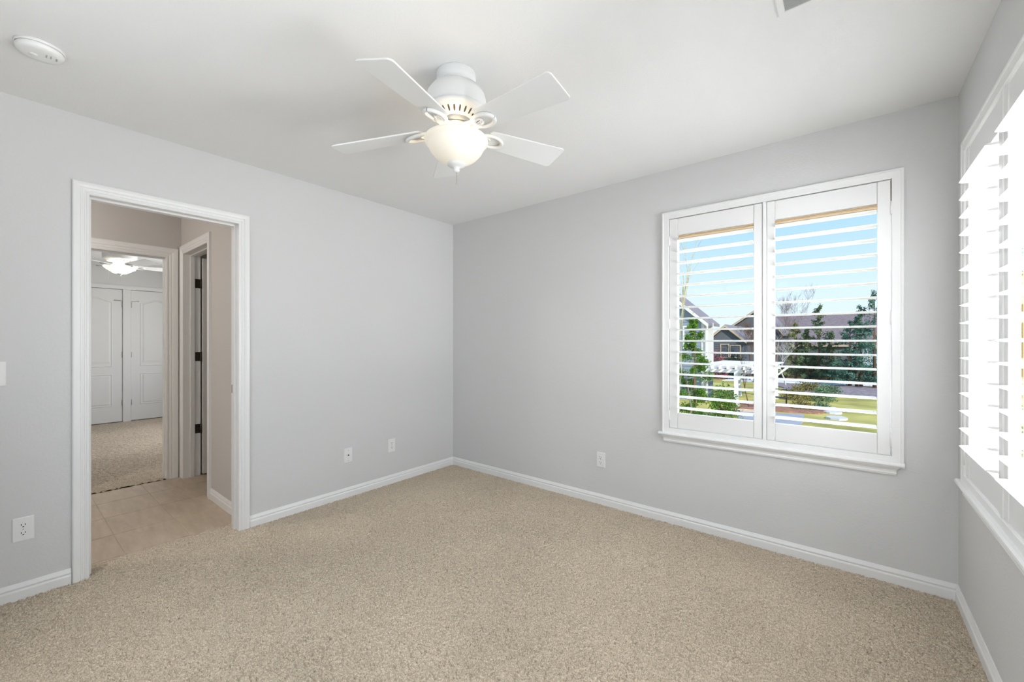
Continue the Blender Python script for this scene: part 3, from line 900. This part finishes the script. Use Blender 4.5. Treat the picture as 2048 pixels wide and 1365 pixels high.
def ceiling_fan(loc, angles, heights, R, pitch, label, flush, bowl_mat, seg=64):
    root = tag(empty('ceiling_fan', (loc[0], loc[1], H)), label, 'ceiling fan')
    zc = lambda z: z - H
    if not flush:
        MB().lathe([(0.0, 0.0), (0.085, 0.0), (0.087, -0.004), (0.087, -0.026), (0.084, -0.034), (0.078, -0.038), (0.0755, -0.042), (0.0755, -0.060), (0.0, -0.060)], seg=seg).build('canopy', 'fan_white', root)
        MB().lathe([(0.073, -0.040), (0.0725, zc(2.386)), (0.0, zc(2.386))], seg=seg).build('neck', 'fan_white', root)
        prof = [(0.0, zc(2.384)), (0.080, zc(2.384)), (0.090, zc(2.381)), (0.112, zc(2.366)), (0.126, zc(2.346)), (0.1315, zc(2.328)), (0.1315, zc(2.286)), (0.1295, zc(2.281)),
                (0.1265, zc(2.2795)), (0.1265, zc(2.277)), (0.1300, zc(2.2755)), (0.1295, zc(2.268)), (0.122, zc(2.260)), (0.112, zc(2.254)), (0.100, zc(2.244)), (0.088, zc(2.2355)), (0.074, zc(2.230)), (0.0, zc(2.230))]
    else:
        prof = [(0.0, 0.0), (0.150, 0.0), (0.158, -0.006), (0.160, -0.030), (0.160, -0.175), (0.155, -0.185), (0.150, -0.19), (0.145, -0.195), (0.12, -0.215), (0.08, -0.222), (0.0, -0.222)]
    h_ = MB().lathe(prof, seg=seg)
    # ventilation slots cut into the lower bowl of the housing (dark insets of the same part)
    if not flush:
        rs, zs, rs2, zs2 = 0.1075, zc(2.2502), 0.0845, zc(2.2338)
    else:
        rs, zs, rs2, zs2 = 0.138, -0.2015, 0.118, -0.2165
    ns = 26
    for k in range(ns):
        a = 2 * PI * (k + 0.5) / ns
        hw = 0.0042
        nrm = Vector((-(zs2 - zs), 0, (rs2 - rs))).normalized()
        if nrm.z > 0: nrm = -nrm
        P = []
        for i in range(12):
            t = 2 * PI * i / 12
            u = 0.5 + 0.5 * math.cos(t)
            rr = rs2 + (rs - rs2) * u; zz = zs2 + (zs - zs2) * u
            P.append((rr + nrm.x * 0.0012, hw * math.sin(t) * (1.0 if abs(math.sin(t)) > 0.6 else 1.35), zz + nrm.z * 0.0012))
        P = [(x * math.cos(a) - y * math.sin(a), x * math.sin(a) + y * math.cos(a), z) for x, y, z in P]
        h_.add(P, [list(range(12))], 1)
    h_.build('motor_housing', ['fan_white', 'slot_dark'], root, fix=False)
    if not flush:
        zf = 2.222
        MB().lathe([(0.0, zc(2.232)), (0.064, zc(2.232)), (0.066, zc(2.230)), (0.066, zc(2.217)), (0.063, zc(2.214)), (0.0, zc(2.214))], seg=48).build('flywheel', 'vent_grey', root)
        zl, zb = 2.205, 2.168
        MB().lathe([(0.040, zc(2.215)), (0.040, zc(2.2105)), (0.058, zc(2.2095)), (0.060, zc(2.207)), (0.060, zc(2.156)), (0.0, zc(2.156))], seg=48).build('light_fitter', 'fan_white', root)
        bowl = [(0.122, 2.156), (0.130, 2.1555), (0.1380, 2.151), (0.1405, 2.145), (0.1392, 2.136), (0.1340, 2.130), (0.1285, 2.127), (0.1258, 2.123), (0.1225, 2.114), (0.1140, 2.098), (0.1040, 2.085),
                (0.0900, 2.0705), (0.0760, 2.0605), (0.0600, 2.0525), (0.0480, 2.0460), (0.0300, 2.0420), (0.0, 2.0410)]
        fin = [(0.0, 2.044), (0.040, 2.044), (0.0415, 2.0415), (0.039, 2.0365), (0.030, 2.031), (0.020, 2.0275), (0.0135, 2.025), (0.0115, 2.022), (0.0135, 2.018), (0.0145, 2.014), (0.012, 2.009), (0.006, 2.006), (0.0, 2.005)]
        z_hub, hub_r = 2.222, 0.062
    else:
        MB().lathe([(0.0, -0.222), (0.066, -0.222), (0.066, -0.238), (0.0, -0.238)], seg=40).build('flywheel', 'fan_white', root)
        MB().lathe([(0.060, -0.238), (0.062, -0.272), (0.0, -0.272)], seg=40).build('light_fitter', 'fan_white', root)
        bowl = [(0.14, H - 0.268), (0.150, H - 0.27), (0.156, H - 0.276), (0.148, H - 0.290), (0.126, H - 0.312), (0.098, H - 0.330), (0.078, H - 0.345), (0.060, H - 0.356), (0.0, H - 0.358)]
        fin = [(0.0, H - 0.355), (0.03, H - 0.356), (0.028, H - 0.362), (0.014, H - 0.372), (0.006, H - 0.388), (0.0, H - 0.392)]
        z_hub, hub_r = H - 0.230, 0.062
    inner = [(max(0.0, r_ - 0.004), z_ + 0.004) for r_, z_ in bowl[1:]][::-1]
    MB().lathe([(r_, zc(z_)) for r_, z_ in bowl], seg=seg).build('glass_bowl', bowl_mat, root)
    MB().lathe([(r_, zc(z_)) for r_, z_ in fin], seg=36).build('finial', 'fan_white', root)
    zt = fin[-1][1]
    ch = MB()
    nb = 13
    for i in range(nb):
        z_ = zt - 0.0005 - 0.0040 * i
        ch.lathe([(0.0, zc(z_)), (0.0016, zc(z_ - 0.0008)), (0.0016, zc(z_ - 0.0030)), (0.0, zc(z_ - 0.0040))], seg=6)
    ch.build('pull_chain', 'chain_grey', root)
    if flush:
        c2 = MB().tube([(-0.05, -0.10, -0.24), (-0.05, -0.10, -0.42)], 0.0022, 6)
        c2.build('pull_chain', 'fan_white', root)
        MB().lathe([(0.0, -0.031), (0.022, -0.031), (0.022, -0.029), (0.0, -0.029)], seg=4).v
    b0 = blade_mesh(0.150, R, 0.112, 0.150, 0.006, 0.018)
    i0 = blade_iron(hub_r - 0.01, 0.232, 0.0)
    for a, zt_ in zip(angles, heights):
        a = math.radians(a)
        root_z = z_hub - 0.030
        rise = (zt_ - root_z) / (R - 0.06)
        # blade: tilt along its length, pitched about its length
        M = Matrix.Translation((0, 0, zc(root_z))) @ Matrix.Rotation(a, 4, 'Z') @ Matrix.Translation((0.06, 0, 0)) @ Matrix.Rotation(-math.atan(rise), 4, 'Y') @ Matrix.Translation((-0.06, 0, 0)) @ Matrix.Rotation(pitch, 4, 'X')
        bl = MB(); bl.v = list(b0.v); bl.f = [list(f) for f in b0.f]; bl.m = list(b0.m); bl.sm = list(b0.sm)
        o = bl.build('blade', 'fan_white', root, bevel=0.0015); o.matrix_local = M
        ir = MB(); ir.v = list(i0.v); ir.f = [list(f) for f in i0.f]; ir.m = list(i0.m); ir.sm = list(i0.sm)
        o = ir.build('blade_arm', 'fan_white', root); o.matrix_local = M
    return root

PITCH = math.radians(-12)
ceiling_fan((-1.351, 1.277), (287.35, 358.76, 69.93, 142.82, 213.71), (2.160, 2.173, 2.195, 2.202, 2.127), 0.553, PITCH,
            'white five-blade ceiling fan with a lit glass bowl in the bedroom', False, 'bowl_glass')
ceiling_fan((-6.90, 0.925), (20, 92, 164, 236, 308), (2.19, 2.19, 2.19, 2.19, 2.19), 0.60, PITCH,
            'flush white ceiling fan with bright lit bowl, seen through the doorway', True, 'bowl_glass_bright')
# bulbs above the bowls, then added fill for hall and bathroom
add_light('fan_bulb', 'POINT', (-1.351 - 0.085, 1.277 - 0.02, 2.163), (0, 0, 0), 0.6, (1.0, 0.74, 0.45), shadow_soft_size=0.02)
add_light('fan_bulb', 'POINT', (-1.351 + 0.06, 1.277 - 0.07, 2.163), (0, 0, 0), 0.25, (1.0, 0.74, 0.45), shadow_soft_size=0.02)
add_light('far_fan_bulb', 'POINT', (-6.90 + 0.085, 0.90, 2.178), (0, 0, 0), 2.2, (1.0, 0.90, 0.75), shadow_soft_size=0.02)
add_light('hall_fill', 'POINT', (-4.0, -0.7, 2.25), (0, 0, 0), 29, (1.0, 0.93, 0.86), shadow_soft_size=0.10)  # added point light without a fixture, brightens the hall
add_light('bathroom_fill', 'POINT', (-4.3, 2.2, 2.2), (0, 0, 0), 1.2, (1.0, 0.92, 0.84), shadow_soft_size=0.25)  # added soft point light without a fixture, brightens the bathroom

# ------------------------------------------------------------------ outdoors
rng = random.Random(7)
GZ = -2.2
def ground_patch(name, pts, z, material, h_=0.04, jag=0.0):
    P = []
    n = len(pts)
    for i in range(n):
        a, b_ = pts[i], pts[(i + 1) % n]
        for k in range(6):
            t = k / 6
            P.append((a[0] + (b_[0] - a[0]) * t + rng.uniform(-jag, jag), a[1] + (b_[1] - a[1]) * t + rng.uniform(-jag, jag)))
    n = len(P)
    V = [(x, y, GZ) for x, y in P] + [(x, y, z) for x, y in P]
    b = MB().add(V, [(i, (i + 1) % n, n + (i + 1) % n, n + i) for i in range(n)] + [list(range(n, 2 * n))])
    return b.build(name, material)
struct(MB().box(-60, 40, 3.2, 120, GZ - 0.2, GZ).build('ground', 'lawn'), 'yellow-green winter lawn of the yard', 'ground')
tag(ground_patch('snow_patch', [(-8.5, 40.5), (2.5, 42.5), (3.0, 46.5), (-8.0, 45.0)], GZ + 0.06, 'snow', jag=0.35), 'long band of snow lying along the brown fence', 'snow')
tag(ground_patch('rock_bed', [(-3.0, 34.2), (2.8, 33.0), (3.2, 41.5), (-5.5, 40.0)], GZ + 0.08, 'rock', jag=0.4), 'purple-grey rock bed in front of the snow band', 'rock bed')
tag(ground_patch('mulch_bed', [(-4.6, 23.6), (-1.0, 24.4), (-0.6, 27.2), (-3.0, 27.2), (-5.1, 26.4)], GZ + 0.07, 'mulch', jag=0.15), 'red-brown mulch bed around the low shrubs', 'mulch bed')
tag(ground_patch('gravel_bed', [(-5.0, 18.4), (-3.2, 18.8), (-3.5, 24.0), (-5.2, 23.6)], GZ + 0.05, 'gravel_peach', jag=0.12), 'peach gravel bed beside the pergola posts', 'gravel bed')
tag(ground_patch('patio', [(-7.6, 13.6), (-3.4, 15.4), (-3.6, 18.2), (-7.4, 17.0)], GZ + 0.05, 'snow', jag=0.1), 'snow-dusted patio below the green juniper', 'patio')
tag(ground_patch('walkway', [(-3.3, 18.6), (-1.4, 19.8), (-1.6, 23.6), (-4.2, 22.6)], GZ + 0.06, 'concrete', jag=0.05), 'grey concrete walkway below the mulch bed', 'path')
for i, (x, y, s_) in enumerate([(-0.5, 25.2, 0.36), (-0.35, 23.5, 0.42), (-0.75, 26.8, 0.28)]):
    P = [(x + s_ * (1 + rng.uniform(-.2, .2)) * math.cos(2 * PI * k / 9), y + 1.1 * s_ * (1 + rng.uniform(-.2, .2)) * math.sin(2 * PI * k / 9)) for k in range(9)]
    o = ground_patch('stepping_stone', P, GZ + 0.09, 'flagstone')
    tag(o, ['pale flat stepping stone, middle one at the edge of the mulch', 'pale flat stepping stone nearest the house', 'pale flat stepping stone farthest from the house, smallest'][i], 'stepping stone', 'stepping stones in the lawn')

# ---- houses
def gable_house(name, x0, x1, y0, y1, z_eave, z_ridge, wall_m, roof_m, trim_m, label, ridge='y', over=0.3, windows=(), apex=None, trim_w=0.14):
    root = tag(empty(name, ((x0 + x1) / 2, (y0 + y1) / 2, GZ)), label, 'house')
    b = MB()
    if ridge == 'y':
        xm = apex if apex is not None else (x0 + x1) / 2
        prof = [(x0, GZ), (x1, GZ), (x1, z_eave), (xm, z_ridge), (x0, z_eave)]
        b.prism(prof, y0, y1, lambda a, z, s: (a, s, z))
        lap = [(y0 - 0.004, z) for z in np.arange(GZ + 0.2, z_eave, 0.2)]
        for _, z in lap: b.box(x0, x1, y0 - 0.025, y0, z, z + 0.03)
        part_of(b.build('wall', wall_m), root)
        sl = (z_ridge - z_eave) / (xm - x0); sr = (z_ridge - z_eave) / (x1 - xm)
        r_ = MB()
        t = 0.16
        for (xa, za, xb, zb) in ((x0 - over, z_eave - sl * over, xm, z_ridge), (xm, z_ridge, x1 + over, z_eave - sr * over)):
            r_.prism([(xa, za), (xb, zb), (xb, zb + t), (xa, za + t)], y0 - over, y1 + over, lambda a, z, s: (a, s, z))
        part_of(r_.build('roof', roof_m), root)
        f_ = MB()
        for (xa, za, xb, zb) in ((x0 - over, z_eave - sl * over, xm, z_ridge), (xm, z_ridge, x1 + over, z_eave - sr * over)):
            f_.prism([(xa, za - 0.10), (xb, zb - 0.10), (xb, zb + t * 0.7), (xa, za + t * 0.7)], y0 - over - 0.06, y0 - over, lambda a, z, s: (a, s, z))
        part_of(f_.build('fascia', trim_m), root)
    else:
        ym = (y0 + y1) / 2
        prof = [(y0, GZ), (y1, GZ), (y1, z_eave), (ym, z_ridge), (y0, z_eave)]
        b.prism(prof, x0, x1, lambda a, z, s: (s, a, z))
        part_of(b.build('wall', wall_m), root)
        sl = (z_ridge - z_eave) / (ym - y0)
        r_ = MB(); t = 0.18
        for (ya, za, yb, zb) in ((y0 - over, z_eave - sl * over, ym, z_ridge), (ym, z_ridge, y1 + over, z_eave - sl * over)):
            r_.prism([(ya, za), (yb, zb), (yb, zb + t), (ya, za + t)], x0 - over, x1 + over, lambda a, z, s: (s, a, z))
        part_of(r_.build('roof', roof_m), root)
        f_ = MB().box(x0 - over, x1 + over, y0 - over - 0.06, y0 - over, z_eave - sl * over - 0.08, z_eave - sl * over + 0.12)
        part_of(f_.build('fascia', trim_m), root)
    for (wx0, wx1, wz0, wz1) in windows:
        w = MB()
        tw = 0.09
        for (a0, a1, c0, c1) in ((wx0 - tw, wx0, wz0 - tw, wz1 + tw), (wx1, wx1 + tw, wz0 - tw, wz1 + tw), (wx0, wx1, wz1, wz1 + tw), (wx0, wx1, wz0 - tw, wz0)):
            w.box(a0, a1, y0 - 0.07, y0, c0, c1)
        wf = part_of(w.build('window_frame', trim_m), root)
        g = MB().box(wx0, wx1, y0 - 0.03, y0, wz0, wz1).build('pane', 'house_glass')
        g.parent = wf; g.matrix_parent_inverse = Matrix.Translation(-Vector(root.location))
    return root
h1 = gable_house('house', -11.3, -6.46, 25.7, 27.8, 2.42, 4.55, 'siding_blue_grey', 'roof_grey', 'house_trim',
                 'blue-grey house with white trim at the left edge of the yard window', windows=[(-7.55, -7.05, 0.9, 2.1)], apex=-8.9)
b = MB().box(-6.60, -6.43, 25.66, 25.72, GZ, 2.4)
part_of(b.build('corner_board', 'house_trim'), h1)
b = MB()
b.box(-6.9, -6.15, 26.4, 26.55, -0.15, 2.35); b.box(-6.34, -6.22, 25.5, 25.62, GZ, 2.35)
part_of(b.build('downspout', 'house_trim'), h1)
gable_house('house', -10.45, -7.45, 43.2, 52, 1.42, 2.72, 'siding_dark_grey', 'roof_grey', 'fascia_tan',
            'dark grey gabled house with teal windows behind the pergola', windows=[(-9.33, -8.72, -0.2, 0.95), (-8.5, -7.75, -0.2, 0.85)])
gable_house('house', -11.4, -5.6, 53.5, 62, 2.3, 5.0, 'siding_dark_grey', 'roof_grey', 'fascia_tan',
            'taller dark grey gabled house behind the smaller gabled one', apex=-7.6)
gable_house('house', -7.9, 5.2, 63.5, 80, 0.87, 5.05, 'siding_dark_grey', 'roof_brown', 'fascia_tan',
            'long house with a broad brown shingle roof behind the evergreens', ridge='x')
gable_house('house', 0.35, 2.3, 55.0, 57.4, 0.55, 1.45, 'siding_pale', 'roof_brown', 'house_trim',
            'small pale blue gabled porch front by the blue-green evergreen', windows=[(0.9, 1.7, -0.6, 0.4)])
gable_house('house', 6.55, 14.0, 38.0, 44, 5.4, 7.4, 'siding_tan', 'roof_brown', 'house_trim',
            'tan sided neighbouring house glimpsed through the side window', over=0.12, trim_w=0.1)

# ---- fence, box, pergola, bench
r = tag(empty('board_fence', (-1, 47.2, GZ)), 'dark brown board fence behind the rock bed', 'fence')
b = MB()
x = -6.2
while x < 6:
    b.box(x, x + 0.145, 47.0 + 0.0, 47.05, GZ, -0.98 + rng.uniform(-0.01, 0.01)); x += 0.15
part_of(b.build('boards', 'wood_fence'), r)
for k in range(6):
    part_of(MB().box(-6.2 + 2.4 * k, -6.08 + 2.4 * k, 47.05, 47.17, GZ, -0.9).build('post', 'wood_fence'), r)
part_of(MB().box(-6.2, 6, 47.05, 47.1, -1.25, -1.15).build('rail', 'wood_fence'), r)
r = tag(empty('deck_box', (0.4, 46.3, GZ)), 'low tan wooden box standing before the brown fence', 'storage box')
part_of(MB().box(-0.45, 1.15, 45.9, 46.6, GZ, -1.5).build('box_body', 'box_tan', bevel=0.02), r)
part_of(MB().box(-0.5, 1.2, 45.85, 46.65, -1.5, -1.44).build('lid', 'box_tan', bevel=0.01), r)

pg = tag(empty('pergola', (-4.4, 26.2, GZ)), 'white garden pergola with slatted roof beyond the juniper', 'pergola')
PXA, PXB, PYA, PYB = -6.2, -3.15, 24.2, 29.8
for (x, y) in ((-4.55, 24.4), (PXB - 0.2, 24.4), (-5.35, 29.6), (PXB - 0.2, 29.6)):
    p_ = MB().box(x - 0.09, x + 0.09, y - 0.09, y + 0.09, GZ, -0.28)
    p_.box(x - 0.13, x + 0.13, y - 0.13, y + 0.13, GZ, GZ + 0.25)
    part_of(p_.build('post', 'pergola_white'), pg)
    br = MB().prism([(-0.05, 0), (0.05, 0), (0.65, 0.55), (0.50, 0.60)], y - 0.04, y + 0.04, lambda a, z, s: (x + a, s, -0.85 + z))
    part_of(br.build('brace', 'pergola_white'), pg)
for y in (24.4, 29.6):
    part_of(MB().box(PXA, PXB, y - 0.06, y + 0.06, -0.40, -0.20).build('beam', 'pergola_white'), pg)
for k in range(8):
    x = PXA + 0.2 + (PXB - PXA - 0.4) * k / 7
    part_of(MB().box(x - 0.035, x + 0.035, PYA - 0.35, PYB + 0.3, -0.20, -0.04).build('rafter', 'pergola_white'), pg)
for k in range(22):
    y = PYA + (PYB - PYA) * k / 21
    part_of(MB().box(PXA - 0.15, PXB + 0.15, y - 0.03, y + 0.03, -0.04, 0.02).build('slat', 'pergola_white'), pg)

r = tag(empty('garden_bench', (-2.95, 26.6, GZ)), 'small black iron garden bench on the mulch bed', 'bench')
b = MB()
for x in (-3.35, -2.55):
    b.tube([(x, 26.4, GZ + 0.06), (x, 26.4, GZ + 0.42)], 0.02, 6); b.tube([(x, 26.8, GZ + 0.06), (x, 26.85, GZ + 0.85)], 0.02, 6)
part_of(b.build('frame', 'iron_black'), r)
part_of(MB().box(-3.38, -2.52, 26.36, 26.82, GZ + 0.42, GZ + 0.45).build('seat', 'iron_black'), r)
b = MB().tube([(-3.35, 26.85, GZ + 0.85), (-2.55, 26.85, GZ + 0.85)], 0.02, 6)
part_of(b.build('back_rail', 'iron_black'), r)

# ---- plants
def tri(V, F, c, size, n_=None):
    d = Vector((rng.gauss(0, 1), rng.gauss(0, 1), rng.gauss(0, 1))).normalized()
    u = d.orthogonal().normalized(); w = d.cross(u)
    o = len(V)
    s1 = size * rng.uniform(0.6, 1.3)
    V += [tuple(c + u * s1), tuple(c - u * s1 * 0.5 + w * s1 * 0.6), tuple(c - u * s1 * 0.5 - w * s1 * 0.6)]
    F.append((o, o + 1, o + 2))

def conifer(base_, height, rad, material, label, n=2600, size=0.12, dens=3.0, tops=((0, 0, 1.0),), low=0.06, name='evergreen_tree', group='evergreens along the far fence', droop=0.0):
    root = tag(empty(name, (base_[0], base_[1], GZ)), label, 'tree', group)
    V = []; F = []
    n = int(n * dens); size = size * 0.58
    for (tx, ty, sc) in tops:
        hh = height * sc; rr = rad * (0.55 + 0.45 * sc)
        whorls = []
        nb_ = int(46 * sc)
        for k in range(nb_):
            t = low + (1 - low) * (k / nb_) ** 1.25
            a = rng.uniform(0, 2 * PI)
            L = rr * (1 - t) ** 0.75 * rng.uniform(0.65, 1.15) + 0.05
            whorls.append((t, a, L))
        per = max(6, int(n / len(tops) / nb_))
        for (t, a, L) in whorls:
            for q in range(per):
                u = rng.random() ** 0.6
                p = Vector((tx + math.cos(a) * L * u + rng.gauss(0, 0.10 * rr * 0.35), ty + math.sin(a) * L * u + rng.gauss(0, 0.10 * rr * 0.35),
                            hh * t + (0.18 - droop) * L * u + rng.gauss(0, 0.03 * hh * 0.5)))
                tri(V, F, p, size)
    b = MB().add(V, F)
    b.build('foliage', material, root, fix=False)
    tk = MB()
    for (tx, ty, sc) in tops:
        tk.tube([(tx, ty, 0), (tx, ty, height * sc * 0.96)], [0.13 * rad / 2, 0.015], 7)
    tk.build('trunk', 'bark_brown', root)
    return root

def bare_tree(base_, height, material, label, spread=0.5, depth=4, r0=0.06, name='bare_tree', lean=(0, 0), group='leafless trees outside', seed=1, kids=3, z0=GZ):
    rg = random.Random(seed)
    root = tag(empty(name, (base_[0], base_[1], z0)), label, 'tree', group)
    tr_ = MB(); tw = MB()
    def grow(p, d, L, r_, lev):
        n = 4; pts = [p]; rad = [r_]
        for i in range(n):
            d = (d + Vector((rg.gauss(0, .10), rg.gauss(0, .10), rg.gauss(0, .05) + 0.03))).normalized()
            pts.append(pts[-1] + d * L / n); rad.append(r_ * (1 - 0.5 * (i + 1) / n))
        (tr_ if lev < 2 else tw).tube(pts, rad, 5 if lev < 2 else 4, cap=False)
        if lev < depth:
            for k in range(kids + (1 if lev else 0)):
                i = rg.randint(2, n); a = rg.uniform(0, 2 * PI)
                s_ = Vector((math.cos(a), math.sin(a), 0)) * spread + Vector((0, 0, 0.55))
                grow(pts[i], (d * 0.6 + s_).normalized(), L * rg.uniform(0.55, 0.75), max(0.006, rad[i] * 0.65), lev + 1)
    grow(Vector((0, 0, 0)), Vector((lean[0], lean[1], 1)).normalized(), height * 0.42, r0, 0)
    tr_.build('trunk', material, root)
    if tw.v: tw.build('twigs', material, root)
    return root

def shrub(c, rx, ry, rz, material, label, n=900, size=0.07, name='shrub', group=None, zb=GZ):
    root = tag(empty(name, (c[0], c[1], zb)), label, 'shrub', group)
    V = []; F = []
    for k in range(n):
        d = Vector((rng.gauss(0, 1), rng.gauss(0, 1), abs(rng.gauss(0, 1)))).normalized()
        q = rng.uniform(0.45, 1.0) * rng.uniform(0.9, 1.08)
        tri(V, F, Vector((d.x * rx * q, d.y * ry * q, 0.05 + d.z * rz * q)), size)
    MB().add(V, F).build('foliage', material, root, fix=False)
    st = MB()
    for k in range(5):
        a = 2 * PI * k / 5
        st.tube([(0, 0, 0), (rx * 0.5 * math.cos(a), ry * 0.5 * math.sin(a), rz * 0.7)], [0.025, 0.008], 5)
    st.build('stem', 'bark_brown', root)
    return root

conifer((-1.85, 43.4), 6.55, 1.75, 'pine_dark', 'tall dark evergreen standing alone between the two halves of fence', n=4200, size=0.13, tops=((0, 0, 1.0), (-0.8, 0.2, 0.72), (0.75, 0.1, 0.66)))
conifer((1.55, 40.4), 7.2, 1.9, 'pine_blue', 'blue-green evergreen cut by the right side of the yard window', n=4600, size=0.12, tops=((0, 0, 1.0), (-0.75, 0.3, 0.86), (-1.4, 0.2, 0.70), (-1.0, 0.2, 0.74)))
conifer((-3.55, 44.2), 5.2, 1.5, 'pine_olive', 'olive evergreen left of the tall dark one, behind the white-barked tree', n=3000, size=0.13, tops=((0, 0, 0.98), (0.7, 0.2, 0.85)))
conifer((-3.42, 12.6), 4.15, 0.85, 'juniper_green', 'bright green juniper with tiered boughs close outside the left window half', n=5200, size=0.055, name='juniper', group=None, low=0.02)
shrub((-4.35, 20.6), 0.75, 0.7, 1.55, 'juniper_green', 'green upright shrub at the foot of the pergola post', n=1500, size=0.06)
bare_tree((-3.16, 9.6), 6.6, 'bark_straw', 'straw-coloured leafless tree with many thin stems beside the left shutter', spread=0.05, depth=3, r0=0.011, seed=4, kids=3)
bare_tree((-3.20, 11.5), 5.6, 'bark_grey', 'single slender bare sapling leaning right in front of the sky', spread=0.12, depth=2, r0=0.02, lean=(0.12, 0.08), seed=12, kids=1)
bare_tree((-3.75, 38.6), 4.6, 'bark_pale', 'small white-barked leafless tree before the olive evergreen', spread=0.75, depth=4, r0=0.07, seed=5)
bare_tree((-5.75, 51.2), 8.4, 'bark_grey', 'tall grey-brown leafless tree rising above the roofs', spread=0.55, depth=5, r0=0.12, seed=9)
bare_tree((-4.75, 54.2), 6.9, 'bark_grey', 'leafless tree whose twig tips clear the brown roof', spread=0.6, depth=4, r0=0.10, seed=22)
bare_tree((-6.75, 42.0), 5.8, 'bark_brown', 'reddish-brown leafless tree beside the dark grey house', spread=0.6, depth=5, r0=0.07, seed=14)
bare_tree((-6.2, 40.5), 4.4, 'bark_brown', 'low brown leafless tree in front of the dark grey house', spread=0.8, depth=5, r0=0.06, seed=31)
bare_tree((-3.95, 24.4), 2.9, 'bark_brown', 'young staked tree in the gravel by the centre post', spread=0.35, depth=3, r0=0.035, seed=17)
shrub((-9.3, 41.8), 0.95, 0.6, 2.75, 'shrub_red', 'dusky red shrub below the dark grey gable', n=1200, size=0.09)
shrub((-7.9, 42.2), 1.1, 0.6, 2.55, 'shrub_dark', 'dark green hedge shrub under the teal house windows', n=1400, size=0.09)
shrub((-10.3, 41.6), 0.5, 0.5, 2.7, 'shrub_olive', 'olive shrub at the left corner of the dark grey house', n=700, size=0.08)
shrub((-0.9, 45.4), 1.5, 0.7, 2.0, 'shrub_brown', 'brown leafless hedge shrub between the two tall evergreens', n=2400, size=0.07)
shrub((0.8, 45.2), 1.1, 0.6, 1.7, 'shrub_brown', 'brown hedge shrub below the blue-green evergreen', n=1500, size=0.07)
shrub((-2.1, 35.2), 1.0, 0.8, 0.75, 'shrub_olive', 'tan and olive shrub in the lawn before the rock bed', n=1300, size=0.06)
shrub((-0.95, 34.6), 0.8, 0.7, 0.62, 'shrub_teal', 'grey-green shrub at the edge of the rock bed', n=1000, size=0.06)
shrub((-2.35, 29.6), 0.85, 0.7, 0.80, 'shrub_olive', 'olive shrub in the middle of the lawn', n=1300, size=0.055)
shrub((-1.15, 29.9), 0.75, 0.65, 0.78, 'shrub_teal', 'grey-green shrub next to the olive one in the middle of the lawn', n=1200, size=0.055)
shrub((-1.75, 25.6), 0.62, 0.5, 0.45, 'shrub_olive', 'low olive shrub on the red mulch', n=900, size=0.05)
shrub((-1.0, 25.8), 0.45, 0.45, 0.42, 'shrub_teal', 'low grey-green shrub on the red mulch beside the stepping stones', n=800, size=0.05)
shrub((-4.5, 21.6), 0.5, 0.4, 0.30, 'shrub_brown', 'low brown shrub in the peach gravel', n=500, size=0.05)
